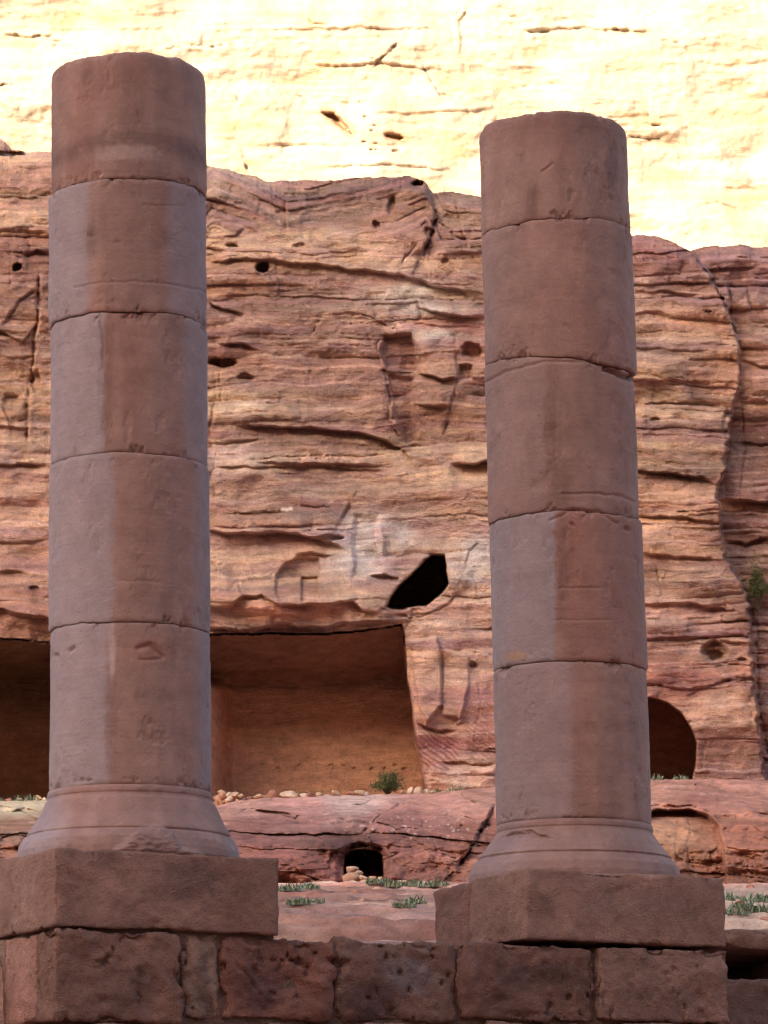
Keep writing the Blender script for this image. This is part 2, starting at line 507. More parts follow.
# joints and cracks
for pts, w, dep in [
    ([(284, 200), (286, 218), (289, 234)], 1.2, .5), ([(276, 273), (278, 286), (277, 298)], 1.2, .35),
    ([(248, 225), (233, 237), (222, 240)], 1.0, .25), ([(324, 315), (313, 334), (305, 340)], 1.1, .3),
    ([(324, 315), (350, 312), (372, 318), (400, 330)], 1.0, .2),
    ([(430, 196), (436, 220), (430, 240), (421, 256)], 2.6, 1.0), ([(436, 222), (455, 236), (470, 244)], 1.8, .5),
    ([(455, 196), (462, 230), (470, 250)], 1.5, .35), ([(408, 250), (400, 268)], 1.2, .3), ([(421, 240), (402, 262)], 1.2, .3),
    ([(385, 336), (377, 344), (380, 362), (387, 380), (391, 400), (389, 420), (400, 440)], 1.6, .35),
    ([(420, 345), (418, 380), (416, 440)], 1.3, .25), ([(455, 350), (458, 372), (450, 405), (442, 440)], 1.2, .25),
    ([(352, 500), (343, 515), (333, 536)], 1.6, .3), 
    ([(332, 562), (344, 574), (348, 592)], 1.1, .14),
    ([(303, 532), (302, 490)], 0.8, .06), ([(378, 560), (384, 572)], 1, .3),
    ([(226, 590), (238, 582), (242, 600)], 1.6, .35), ([(214, 555), (218, 580), (214, 600)], 1.3, .3),
    
    ([(436, 648), (470, 652), (494, 655)], 1.0, .2), ([(468, 610), (470, 640)], .8, .08),
    ([(476, 660), (480, 700), (474, 745)], 1.0, .10), 
    ([(392, 612), (410, 618), (440, 610), (460, 590)], 1.2, .25), ([(482, 540), (470, 552), (462, 575)], 1.0, .2),
    ([(38, 273), (41, 300), (34, 340), (33, 372), (27, 410), (27, 445)], 2.0, .7), ([(0, 330), (20, 300), (38, 290)], 1.5, .4),
    ([(0, 400), (10, 425), (26, 420), (33, 390)], 1.4, .3), ([(10, 232), (12, 300)], 1.0, .15),
    ([(741, 392), (745, 450), (740, 500)], 1.2, .25), ([(700, 690), (706, 740), (700, 778)], 1.1, .15),
    ([(730, 282), (731, 300), (731, 318)], 1.6, .6), ([(655, 560), (662, 600)], 1.0, .15), ([(756, 620), (758, 700), (768, 760)], 2, .5),
    ([(684, 700), (700, 690), (740, 686)], 1.0, .15)]:
    C_(pts, w, dep)
# alcove panels (concave zones)
R.hole([(384, 334), (412, 332), (418, 345), (417, 372), (386, 371), (380, 352)], .7, 5)
R.hole([(386, 373), (416, 376), (416, 440), (405, 445), (392, 410)], .45, 5)
R.hole([(460, 347), (466, 342), (479, 343), (484, 352), (480, 360), (462, 356)], .6, 3)
R.hole([(459, 364), (473, 364), (472, 379), (458, 380)], .5, 2)
R.hole([(275, 592), (276, 575), (284, 564), (300, 557), (319, 558), (320, 600), (280, 602)], .30, 2, .5)
R.hole([(302, 577), (318, 576), (320, 602), (300, 602)], .32, 1.5, .5)
R.oval(262, 603, 30, 15, -.55, 1.0, .9); R.oval(228, 592, 20, 14, -.35, 1.0, .5); R.oval(334, 600, 22, 13, -.30, 1.0, .7); R.oval(290, 612, 20, 8, -.2, 1, .8)
# the sculpted pier between the chamber and the right column
R.hole([(406, 643), (411, 640), (437, 636), (441, 646), (443, 705), (435, 714), (426, 725), (418, 708), (411, 663)], -.42, 2.5, .35)
R.hole([(443, 647), (470, 656), (470, 684), (461, 719), (442, 716)], -.22, 2, .35)
R.hole([(462, 690), (468, 690), (463, 722), (456, 726)], -.15, 2, .3)
R.ledge([(420, 724), (428, 728), (440, 730), (452, 729)], .2, 5, .6, 5)
R.ledge([(440, 762), (452, 761), (470, 764), (497, 763)], .12, 8, .35, 3)
R.hole([(428, 768), (440, 764), (497, 766), (497, 800), (428, 800)], -.3, 3, .6)
R.oval(473, 665, 5, 4, .25, .5)
R.hole([(352, 515), (380, 512), (382, 575), (352, 580)], .25, 6)
# pockets
for a in [(262, 268, 7, 6, 1.3), (222, 362, 15, 5, .9), (246, 378, 9, 3, .4), (17, 267, 5, 4, .9), (36, 382, 5, 12, .5), (12, 402, 9, 9, .25), (714, 651, 14, 10, .75), (715, 655, 9, 6, .4),
          (330, 538, 14, 3, .5), (443, 186, 8, 3, .4), (376, 225, 4, 4, .4), (392, 205, 5, 9, .35), (418, 184, 7, 3, .7), (430, 232, 5, 4, .4), (446, 262, 4, 4, .25), (708, 312, 3, 1.5, .3),
          (688, 722, 4, 2, .3), (655, 420, 6, 2, .25), (232, 245, 6, 2, .3), (300, 246, 6, 2, .2), (34, 590, 6, 3, .25), (742, 660, 5, 2, .3)]:
    R.oval(*a)
# tafoni: small weathered hollows where the noise allows
tf = fbm2(X / 11, Y / 6, 3, 61); tm = ss(0.0, 0.3, fbm2(X / 120, Y / 90, 2, 62))
d += 0.05 * ss(0.2, 0.6, tf) * tm * (1 - SM)

d *= .76
surf = d.copy()
# caves
def cave(pts, dep, soft=3.0, jit=0.6):
    R.hole(pts, dep, soft, jit)
cave([(386, 608), (391, 596), (398, 588), (407, 579), (415, 570), (425, 559), (434, 555), (444, 555), (446, 569), (450, 585), (442, 594), (430, 604), (403, 610)], 7.0, 3.2, .9)
R.hole([(184, 634), (212, 634), (278, 633), (317, 634), (364, 630), (402, 624), (405, 636), (407, 674), (413, 706), (417, 740), (423, 771), (429, 792), (429, 830), (184, 830)], 4.6, 2.5, .35)
R.hole([(-200, 640), (-20, 638), (20, 640), (70, 645), (96, 660), (96, 830), (-200, 830)], 8.5, 2.5, .35)
R.hole([(596, 830), (596, 745), (606, 718), (624, 702), (640, 696), (655, 698), (668, 703), (681, 713), (691, 727), (697, 743), (696, 762), (693, 779), (693, 830)], 5.0, 2.0, .35)
# great cave inside: left wall turns a corner at 233, ceiling steps back
mc = ss(1.5, 4.0, d - surf)
ylip = np.interp(X, [184, 212, 278, 317, 364, 402, 430], [634, 634, 633, 634, 630, 624, 620]) + (s_j := (Y - R.jy) * .35)
inside = (X > 180) * (X < 440) * (Y > 618) * mc
d -= inside * 3.4 * (1 - ss(206, 234, X)) * ss(676, 690, Y)
d -= inside * (3.6 * (1 - np.clip((Y - ylip) / 50.0, 0, 1)) + 0.5 * (1 - ss(674, 677, Y + 0.02 * X)))
incl = (X < 120) * (Y > 630) * mc
d -= incl * 6.0 * (1 - np.clip((Y - 640) / 40.0, 0, 1))
d -= mc * .88 * (surf - .2 - np.interp(Y, [600, 800], [-.7, -1.9]))
for hx in (262, 278, 300, 331, 343, 354, 372, 385, 395, 404):
    R.oval(hx, 767 + 2 * math.sin(hx), 2.0, 1.6, .09, 0.2)
# surface shallower noise inside the caves
d0 = d.copy()

# rock colours
T = lambda *c: c
ANCH = [
    (20, 150, T(176, 128, 96)), (30, 175, T(150, 98, 74)), (25, 215, T(178, 128, 92)), (30, 250, T(140, 88, 64)), (10, 300, T(142, 92, 66)), (40, 340, T(160, 108, 78)),
    (12, 405, T(170, 118, 78)), (20, 445, T(180, 130, 95)), (20, 500, T(184, 128, 98)), (30, 560, T(176, 116, 86)), (20, 600, T(160, 98, 70)),
    (225, 185, T(165, 122, 98)), (225, 215, T(146, 100, 82)), (250, 200, T(140, 98, 84)), (300, 195, T(142, 100, 82)), (350, 195, T(138, 96, 78)), (400, 195, T(150, 104, 80)), (420, 185, T(130, 84, 68)),
    (300, 215, T(150, 106, 86)), (360, 215, T(152, 106, 82)), (220, 240, T(188, 140, 100)), (260, 245, T(194, 148, 106)), (320, 245, T(196, 150, 108)), (380, 245, T(190, 140, 102)), (400, 225, T(170, 116, 86)),
    (440, 235, T(140, 92, 70)), (465, 215, T(160, 116, 88)), (450, 265, T(176, 128, 94)), (475, 260, T(160, 112, 84)),
    (220, 275, T(158, 106, 78)), (240, 285, T(150, 98, 72)), (290, 285, T(132, 88, 70)), (340, 285, T(150, 104, 78)), (375, 285, T(176, 132, 104)), (410, 292, T(200, 184, 172)), (450, 300, T(170, 128, 96)),
    (225, 325, T(138, 92, 78)), (285, 325, T(126, 84, 74)), (330, 325, T(148, 102, 76)), (370, 315, T(156, 108, 80)), (420, 311, T(172, 150, 142)), (425, 323, T(158, 84, 62)), (465, 325, T(160, 88, 66)),
    (435, 334, T(192, 170, 154)), (400, 345, T(150, 84, 64)), (405, 362, T(128, 74, 64)), (440, 350, T(152, 96, 70)), (435, 365, T(150, 104, 76)), (475, 350, T(160, 98, 72)),
    (225, 352, T(140, 86, 66)), (270, 350, T(150, 98, 76)), (320, 355, T(134, 86, 70)), (360, 355, T(150, 100, 78)), (290, 375, T(138, 90, 72)), (340, 385, T(130, 88, 74)), (220, 400, T(176, 130, 88)), (240, 405, T(196, 156, 118)),
    (250, 385, T(130, 88, 70)), (290, 405, T(150, 106, 78)), (340, 410, T(152, 108, 80)), (370, 400, T(150, 98, 74)), (405, 395, T(134, 84, 72)), (403, 420, T(156, 104, 78)), (435, 395, T(146, 98, 74)),
    (440, 425, T(166, 118, 86)), (475, 400, T(136, 90, 70)), (470, 440, T(170, 124, 90)),
    (220, 435, T(150, 104, 84)), (225, 449, T(206, 166, 138)), (270, 434, T(136, 94, 80)), (330, 438, T(140, 98, 78)), (320, 453, T(178, 130, 90)), (375, 455, T(170, 122, 86)), (225, 462, T(180, 136, 108)),
    (430, 470, T(200, 154, 112)), (440, 455, T(172, 126, 92)), (400, 485, T(158, 112, 84)), (250, 485, T(156, 108, 82)), (300, 490, T(140, 98, 80)), (350, 490, T(148, 104, 80)), (250, 520, T(150, 100, 76)),
    (310, 520, T(142, 102, 86)), (400, 505, T(150, 106, 84)), (450, 505, T(156, 108, 80)), (480, 495, T(172, 124, 92)),
    (366, 535, T(190, 180, 176)), (366, 560, T(186, 172, 164)), (404, 530, T(182, 170, 164)), (385, 535, T(160, 118, 90)), (425, 530, T(176, 126, 90)), (450, 540, T(180, 130, 94)), (474, 545, T(174, 150, 140)), (476, 570, T(186, 156, 140)), (476, 600, T(184, 140, 116)),
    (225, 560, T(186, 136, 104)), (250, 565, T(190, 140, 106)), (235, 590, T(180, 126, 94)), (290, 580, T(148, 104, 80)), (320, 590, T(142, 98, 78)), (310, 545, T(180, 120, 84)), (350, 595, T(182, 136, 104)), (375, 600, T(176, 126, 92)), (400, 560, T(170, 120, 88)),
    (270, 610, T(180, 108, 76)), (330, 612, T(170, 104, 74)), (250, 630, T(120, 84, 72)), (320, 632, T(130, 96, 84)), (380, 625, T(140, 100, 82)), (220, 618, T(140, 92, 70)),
    (420, 625, T(196, 146, 116)), (455, 610, T(180, 122, 92)), (430, 660, T(192, 136, 104)), (425, 700, T(180, 122, 94)), (455, 680, T(188, 134, 104)), (480, 650, T(180, 130, 108)), (480, 690, T(166, 100, 84)), (475, 640, T(176, 126, 106)),
    (435, 740, T(136, 70, 60)), (440, 760, T(170, 108, 90)), (460, 730, T(168, 112, 84)), (470, 770, T(190, 142, 114)), (445, 778, T(196, 150, 122)), (490, 720, T(150, 84, 72)), (430, 775, T(160, 92, 76)),
    (650, 248, T(160, 100, 76)), (640, 265, T(150, 90, 70)), (665, 262, T(140, 86, 72)), (690, 270, T(134, 88, 78)), (650, 285, T(146, 102, 86)), (700, 300, T(150, 100, 86)), (645, 300, T(170, 120, 92)), (680, 320, T(182, 128, 92)), (715, 330, T(186, 132, 96)), (645, 330, T(176, 122, 88)),
    (740, 262, T(150, 98, 84)), (755, 280, T(134, 84, 76)), (755, 310, T(160, 110, 94)), (760, 340, T(176, 124, 98)), (755, 365, T(150, 100, 84)), (755, 385, T(136, 80, 64)), (750, 395, T(160, 110, 82)),
    (650, 348, T(134, 98, 86)), (690, 345, T(160, 116, 92)), (725, 360, T(182, 124, 82)), (700, 373, T(132, 86, 74)), (650, 370, T(170, 122, 84)), (728, 385, T(176, 116, 76)), (660, 392, T(156, 112, 80)), (700, 395, T(140, 100, 82)),
    (660, 412, T(190, 142, 104)), (700, 412, T(184, 136, 100)), (650, 428, T(140, 96, 84)), (700, 428, T(132, 88, 78)), (670, 445, T(186, 136, 88)), (700, 450, T(178, 130, 86)), (650, 460, T(150, 104, 70)), (690, 470, T(120, 82, 62)),
    (755, 420, T(126, 80, 66)), (755, 450, T(122, 78, 66)), (750, 480, T(140, 88, 70)), (765, 520, T(140, 88, 66)), (740, 530, T(120, 74, 58)), (665, 495, T(172, 116, 80)), (700, 500, T(170, 112, 76)), (660, 535, T(184, 128, 86)), (700, 545, T(176, 118, 78)),
    (655, 575, T(150, 102, 78)), (700, 580, T(156, 108, 82)), (735, 590, T(140, 98, 78)), (650, 615, T(184, 130, 104)), (700, 620, T(180, 124, 98)), (690, 632, T(140, 88, 76)), (730, 640, T(146, 92, 78)), (650, 655, T(160, 96, 74)), (680, 670, T(156, 90, 70)), (714, 653, T(160, 112, 82)),
    (740, 668, T(168, 104, 80)), (680, 690, T(160, 92, 72)), (720, 700, T(176, 120, 88)), (740, 720, T(168, 114, 82)), (725, 760, T(128, 80, 66)), (745, 765, T(130, 84, 68)), (712, 740, T(160, 104, 78)), (760, 620, T(120, 76, 60)), (764, 700, T(124, 76, 60)), (755, 560, T(120, 80, 60)),
    (330, 720, T(170, 100, 62)), (260, 760, T(168, 98, 60)), (400, 770, T(168, 98, 60)), (220, 730, T(160, 96, 62)), (330, 660, T(150, 88, 60)), (20, 720, T(130, 66, 42)), (60, 740, T(130, 66, 42)), (650, 750, T(160, 100, 70)),
    (130, 300, T(150, 100, 76)), (130, 500, T(160, 108, 84)), (560, 300, T(150, 100, 78)), (560, 450, T(160, 112, 84)), (560, 600, T(160, 108, 84)), (560, 740, T(160, 104, 80)), (130, 220, T(160, 108, 84)), (140, 700, T(150, 96, 70)),
]
wx = X + 9 * fbm2(X / 26, Y / 26, 4, 101, .6); wy = Y + 3.5 * fbm2(X / 40, Y / 16, 4, 102, .6) + 0.25 * warp * 0
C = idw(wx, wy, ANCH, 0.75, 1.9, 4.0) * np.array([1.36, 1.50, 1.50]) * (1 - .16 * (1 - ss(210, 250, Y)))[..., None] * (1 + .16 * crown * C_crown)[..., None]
lam = 1 + 0.10 * n1(b / 2.6, 201) + 0.15 * n1(b / 6.5, 202) + 0.16 * n1(b / 16, 203)
lammask = 0.3 + 0.7 * ss(-0.3, 0.3, fbm2(X / 100, Y / 50, 2, 204))
lam = 1 + (lam - 1) * lammask
C = soften(C, .34, [1.20, .95, .90])
C *= lam[..., None]
C *= (1 + 0.22 * (rnd(k2, c2, 210) - 0.5) * lay)[..., None]
fl1 = n1(b / 1.15, 230) * ss(-.25, .25, fbm2(X / 50, Y / 14, 3, 231)); fl2 = n1(b / 2.4 + 2 * fbm2(X / 40, Y / 20, 2, 232), 233)
C *= (1 + .15 * fl1 + .10 * fl2)[..., None]
mv = ss(.25, .7, n1(b / 3.3, 234) + .6 * fbm2(X / 70, Y / 12, 4, 235, .6)); C = C * (1 - .38 * mv[..., None]) + .38 * mv[..., None] * lin((150, 106, 104)) * 1.15
pl_ = ss(.35, .8, n1(b / 2.7, 236) + .6 * fbm2(X / 50, Y / 9, 4, 237, .6)); C = C * (1 - .32 * pl_[..., None]) + .32 * pl_[..., None] * lin((206, 170, 150)) * 1.15
C *= (1 + .16 * fbm2(X / 3.2, Y / 2.0, 3, 238, .7))[..., None]
# purple and ochre iron banding
pu = ss(0.1, 0.6, n1(b / 9.0, 205) * 0.7 + fbm2(X / 60, Y / 30, 3, 206))
C *= 1 + pu[..., None] * (np.array([0.86, 0.80, 0.88]) - 1)
oc = ss(0.15, 0.6, n1(b / 7.0, 207) * 0.7 + fbm2(X / 45, Y / 25, 3, 208))
C *= 1 + oc[..., None] * (np.array([1.07, 1.02, 0.94]) - 1)
# dark rock varnish, running in short vertical streaks and patches
vn = ss(0.16, 0.6, fbm2(X / 20, Y / 34, 5, 211, .62))
C *= 1 - 0.26 * vn[..., None] * np.array([0.9, 1.0, 1.0])
# pale fresh chips
ch = ss(0.34, 0.5, fbm2(X / 13, Y / 8, 4, 212, .6))
C = C * (1 - 0.35 * ch[..., None]) + 0.35 * ch[..., None] * lin((226, 190, 156))
# red swirls on the pillar's foot
sw = (1 - ss(16, 26, np.hypot((X - 436) * 0.9, (Y - 750) * 1.0))) + .5 * (1 - ss(10, 18, np.hypot(X - 480, (Y - 738) * .5)))
sw = np.clip(sw, 0, 1)
ring = 0.5 + 0.5 * np.sin(1.15 * (-0.7 * X + 1.0 * Y) + 6 * fbm2(X / 22, Y / 22, 3, 213))
C = C * (1 - (sw * ss(.35, .8, ring) * 0.55)[..., None]) + (sw * ss(.35, .8, ring) * 0.55)[..., None] * lin((120, 44, 40))
# grey-white bleached patches with dark seams
for (ax, ay, rx, ry) in [(366, 545, 13, 34), (404, 532, 7, 13), (411, 294, 11, 10), (476, 562, 13, 26), (424, 312, 20, 3.5), (438, 335, 20, 4.0)]:
    w = 1 - ss(0.6, 1.15, np.hypot((wx - ax) / rx, (wy - ay) / ry) + 0.35 * fbm2(X / 7, Y / 4, 3, 214))
    seam = 0.82 + 0.18 * n1(b / 1.9, 215)
    C = C * (1 - 0.6 * w[..., None]) + 0.6 * w[..., None] * (lin((206, 188, 176)) * 1.1)[None, None, :] * seam[..., None]
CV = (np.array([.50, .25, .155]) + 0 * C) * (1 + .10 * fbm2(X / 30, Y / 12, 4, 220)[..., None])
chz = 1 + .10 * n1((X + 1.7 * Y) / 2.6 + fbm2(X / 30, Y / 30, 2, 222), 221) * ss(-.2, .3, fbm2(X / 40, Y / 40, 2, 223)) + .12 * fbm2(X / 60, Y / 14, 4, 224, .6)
cave_shade = inside * (1 - ss(676, 700, Y + 14 * fbm2(X / 40, Y / 30, 4, 225))) + (X < 120) * mc * (1 - ss(690, 740, Y + 14 * fbm2(X / 30, Y / 30, 4, 226)))  # shade under the cave roofs, painted into the rock colour with a ragged edge
CV = CV * chz[..., None] * (1 - .5 * cave_shade[..., None])
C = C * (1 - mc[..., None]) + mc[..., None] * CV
for (pa, pb_2, wd) in [((240, 512), (262, 512), .9), ((282, 510), (291, 509), 1.6), ((268, 511), (278, 511), .8)]:
    w = 1 - ss(wd * .5, wd * 1.5, seg_dist(X, Y + 1.2 * fbm2(X / 6, Y * 0, 2, 250), [pa, pb_2])); C = C * (1 - .8 * w[..., None]) + .8 * w[..., None] * lin((232, 206, 184)) * 1.1
C = np.clip(C, 0.02, 0.85)

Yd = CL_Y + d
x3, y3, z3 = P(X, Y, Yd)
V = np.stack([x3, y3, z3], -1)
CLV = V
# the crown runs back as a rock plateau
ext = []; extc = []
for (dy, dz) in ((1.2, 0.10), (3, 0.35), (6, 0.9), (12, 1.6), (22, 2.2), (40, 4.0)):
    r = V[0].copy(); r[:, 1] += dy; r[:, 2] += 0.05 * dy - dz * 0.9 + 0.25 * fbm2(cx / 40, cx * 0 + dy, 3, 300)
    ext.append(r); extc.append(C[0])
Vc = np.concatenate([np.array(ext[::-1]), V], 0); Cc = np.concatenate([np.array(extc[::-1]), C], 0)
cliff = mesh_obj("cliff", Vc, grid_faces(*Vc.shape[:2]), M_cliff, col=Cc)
tag(cliff, "shaded banded red and ochre sandstone cliff with hollowed caves", kind="structure")

# ------------------------------------------------------------------ the sunlit cliff high behind
fx = nonuni(-900, -20, 790, 1700, 1.6, 24.0)
fy = nonuni(-900, -12, 268, 620, 1.6, 24.0)
X, Y = np.meshgrid(fx, fy)
wr = 10 * fbm2(X / 300, Y / 200, 3, 401) + 3 * fbm2(X / 60, Y / 40, 3, 402)
b = Y + wr + 0.02 * X
R = Relief(X, Y); d = R.d; R.ck = .5
k, t, th = beds(b, X, 21, 14, 60, -1200, 900)
q = (X + rnd(k, 3) * 400) / (60 + 160 * rnd(k, 4)); c_ = np.floor(q); fq = q - c_
ms = ss(-0.3, 0.4, fbm2(X / 150, Y / 80, 3, 403))
d += ms * ((rnd(k, 5) - .5) * .55 + (rnd(k, c_, 6) - .5) * .15 * ss(0, .04, np.minimum(fq, 1 - fq)))
k2, t2, _ = beds(b, X, 22, 5, 16, -1200, 900)
d += 0.13 * (rnd(k2, 7) - .5) * ss(-.1, .4, fbm2(X / 60, Y / 30, 3, 404)) * 2
d += 2.4 * fbm2(X / 170, Y / 110, 3, 405) + 0.34 * fbm2(X / 60, Y / 26, 4, 406, .5) + 0.12 * fbm2(X / 8, Y / 6, 3, 407)
for pts, w, dep in [
    ([(50, 47), (64, 46), (80, 52)], 2.0, 1.6), ([(178, 44), (205, 46), (240, 45)], 1.6, 1.0), ([(60, 44), (68, 48)], 2.5, 1.6), ([(300, 8), (312, 22), (330, 26)], 1.5, .8),
    ([(241, 90), (236, 108)], 1.2, .8), ([(372, 70), (380, 60), (400, 40)], 1.2, .8),
    ([(525, 31), (540, 33), (556, 32)], 1.8, 1.5), ([(610, 30), (632, 30)], 1.5, 1.0), ([(640, 123), (655, 127), (672, 126)], 1.8, 1.3), ([(655, 40), (690, 45)], 1.2, .8),
    ([(295, 98), (307, 99)], 1.8, 1.4), ([(338, 102), (352, 101)], 1.6, 1.2), ([(285, 130), (283, 140)], 1.3, 1.0), ([(735, 165), (742, 172)], 2.0, 1.4),
    ([(470, 2), (460, 20), (462, 60)], 1.2, .5), ([(500, 90), (560, 84), (600, 90)], 1.4, .6),
    ([(420, 60), (440, 95), (470, 100)], 1.3, .6), ([(0, 34), (30, 37), (56, 34)], 1.5, .9), ([(0, 93), (30, 95)], 1.5, .9), ([(560, 130), (480, 120)], 1.4, .7), ([(245, 160), (250, 175)], 1.6, 1.2)]:
    R.crack(pts, w, dep)
R.hole([(322, 112), (334, 114), (350, 128), (352, 133), (338, 126)], 1.4, 2)
R.hole([(384, 134), (398, 133), (406, 138), (400, 141), (386, 137)], 1.0, 2)
rr = random.Random(6)
for i in range(7):
    R.oval(370 + rr.gauss(0, 4) + (i > 8) * 60, 100 + rr.random() * 62, 1.6 + rr.random() * 1.5, 1.0 + rr.random() * .6, .4, .6)
for i in range(8):
    R.oval(rr.uniform(-20, 790), rr.uniform(0, 235), rr.uniform(2, 7), rr.uniform(.8, 1.8), rr.uniform(.2, .5), .8)
L2 = R.ledge
for i in range(14):
    x0 = rr.uniform(-30, 740); y0 = rr.uniform(0, 240); w = rr.uniform(40, 170)
    L2([(x0, y0), (x0 + w * .5, y0 + rr.uniform(-4, 4)), (x0 + w, y0 + rr.uniform(-6, 6))], rr.uniform(.1, .35), rr.uniform(8, 26), rr.uniform(.05, .25), 3)
for i in range(34):
    x0, y0 = rr.uniform(-20, 780), rr.uniform(-5, 240); w = rr.uniform(12, 60); vert = rr.random() < .3
    pts_ = [(x0, y0)]
    for j in range(4): pts_.append((pts_[-1][0] + (w / 4 if not vert else rr.uniform(-4, 4)), pts_[-1][1] + (rr.uniform(-3, 3) if not vert else w / 5)))
    R.crack(pts_, .9, rr.uniform(.25, .6))
d += (400 - Y) * 0.02 * 1.2 * 0.6
base = np.array([0.50, 0.395, 0.275])
cm = fbm2(X / 90, Y / 45, 4, 410, .6)
Cf = base * (1 + 0.24 * cm[..., None] * np.array([.6, 1, 1.5])) * (1 + 0.08 * n1(b / 5, 411)[..., None] * np.array([.6, 1, 1.3]))
yl = ss(.1, .5, fbm2(X / 70, Y / 35, 4, 412))
Cf *= 1 + yl[..., None] * (np.array([.97, .90, .74]) - 1)
rs = (1 - ss(4, 10, seg_dist(X, Y, [(326, 112), (350, 130)]))) + (1 - ss(3, 7, seg_dist(X, Y, [(388, 135), (404, 138)]))) + .7 * (1 - ss(3, 9, seg_dist(X, Y, [(420, 185), (470, 195)])))
Cf = Cf * (1 - .55 * rs[..., None]) + .55 * rs[..., None] * np.array([.42, .22, .10])
x3, y3, z3 = P(X, Y, 262 + d)
tag(mesh_obj("mountain", np.stack([x3, y3, z3], -1), grid_faces(*X.shape), M_far, col=np.clip(Cf, .02, .85)),
    "pale sunlit sandstone mountainside rising behind the shaded cliff", kind="structure")

# ------------------------------------------------------------------ the mountain across the valley, whose shadow covers the site
mx = np.linspace(-900, 900, 150); my = np.concatenate([np.linspace(-300, -340, 14), np.linspace(-350, -700, 24)])
X, Y = np.meshgrid(mx, my)
H = 262 + 14 * fbm2(X / 120, X * 0 + 3, 4, 500)
prof = ss(-302, -345, Y) ** 0.6
Z = H * prof * (1 - .6 * ss(-450, -700, Y)) + 8 * fbm2(X / 40, Y / 20, 4, 501) * prof
tag(mesh_obj("mountain", np.stack([X + 6 * fbm2(X / 50, Z / 30, 3, 502), Y + 10 * fbm2(X / 60, Z / 25, 4, 503), Z - 1], -1), grid_faces(*X.shape)[:, ::-1], M_mount),
    "rock mountain across the valley behind the viewer", kind="structure")

# ------------------------------------------------------------------ row of columns: directions
TH = math.radians(26)
U = np.array([math.cos(TH), math.sin(TH), 0]); W = np.array([-math.sin(TH), math.cos(TH), 0])
def at(px, py, Y_):
    return np.array([float(q) for q in P(px, py, Y_)])
A0 = at(55, 848, 26.9)              # front corner of the left plinth, top
def on_face(px, py, off=0.0):
    """the place on the wall's front face (moved back by off) seen at a pixel"""
    o = np.array([0, 0, CAMZ]); r = at(px, py, 20.0) - o
    p0 = A0 + W * off
    k_ = np.dot(p0 - o, W) / np.dot(r, W)
    return o + r * k_

# ------------------------------------------------------------------ ground, one sheet
def wall_line(x):
    return A0[1] + (x - A0[0]) * math.tan(TH)
gx = nonuni(-900, -11.5, 11.5, 900, 0.10, 40.0)
g1 = np.arange(25.0, 40, 0.10); g2 = np.arange(40, 110, 0.20)
gy = np.concatenate([[-700, -500, -350, -250, -150, -90, -50, -30, -20], np.arange(-15, 25, 1.5), g1, g2, [112, 116, 122, 130, 145, 170, 200, 240, 300, 400, 600, 900]])
X, Y = np.meshgrid(gx, gy)
step_at = wall_line(np.clip(X, -6, 6)) + 1.0 + 1.5 * ss(2.3, 2.7, X)
low = np.interp(Y, [-900, -15, 0, 27, 40], [-1, -.2, 0, 2.2, 2.6])
high = np.interp(Y, [28, 31, 46, 60, 80, 104, 116, 125, 900], [3.80, 4.0, 5.56, 6.93, 8.98, 11.35, 12.6, 15.0, 17.0])
s_ = ss(-.05, .12, Y - step_at)
Z = low * (1 - s_) + high * s_
ter = ss(31, 38, Y) * (1 - ss(104, 112, Y))
sb = high * 1.0 + 0.34 * fbm2(X / 6.5, Y / 12, 4, 600, .5)
ph = sb / 0.36; fl = np.floor(ph); fr = ph - fl
stair = (fl + ss(.84, .97, fr)) * 0.36 - sb + .16
Z += ter * (0.85 * stair + 0.05 * fbm2(X / 3.4, Y / 4.5, 4, 601) + 0.07 * fbm2(X / .5, Y / .9, 4, 602, .65))
def plates(X, Y, sx, sy, seed):
    gx_, gy_ = X / sx + .35 * fbm2(X / sx * .8, Y / sy * .8, 3, seed), Y / sy + .35 * fbm2(X / sx * .8 + 9, Y / sy * .8, 3, seed + 1)
    b1 = np.full(X.shape, 9.); b2 = b1.copy(); v = np.zeros(X.shape)
    ix, iy = np.floor(gx_), np.floor(gy_)
    for a in (-1, 0, 1):
        for c in (-1, 0, 1):
            qx, qy = ix + a + rnd(ix + a, iy + c, seed + 2), iy + c + rnd(ix + a, iy + c, seed + 3)
            dd = np.hypot(gx_ - qx, gy_ - qy); m = dd < b1
            b2 = np.where(m, b1, np.minimum(b2, dd)); v = np.where(m, rnd(ix + a, iy + c, seed + 4), v); b1 = np.where(m, dd, b1)
    return v, b2 - b1
pv, pe = plates(X, Y, 3.2, 4.0, 620); pv2, pe2 = plates(X, Y, .8, 1.1, 630)
Z += -.45 * ss(1.9, 2.4, X) * (1 - ss(32.5, 34, Y)) * s_ * (X < 9)
Z += ter * ((pv - .5) * .10 - .04 * (1 - ss(0, .07, pe)) + (pv2 - .5) * .035 - .02 * (1 - ss(0, .1, pe2)))
Z += (1 - ter) * 0.05 * fbm2(X / 1.2, Y / 1.2, 4, 603) * (abs(X) < 300)
gr = fbm2(X / 3.5, Y / 9, 4, 604)
Cg = lin((158, 118, 104)) * np.ones(X.shape + (1,)) * 1.1
Cg = Cg * (1 - ss(0.0, .35, gr)[..., None]) + ss(0, .35, gr)[..., None] * lin((178, 138, 118)) * 1.3
rd = ss(.0, .4, fbm2(X / 2.5, Y / 7, 4, 605)); Cg = Cg * (1 - .6 * rd[..., None]) + .6 * rd[..., None] * lin((140, 82, 64)) * 1.2
Cg *= (1 + .35 * (pv - .5) + .2 * (pv2 - .5))[..., None]
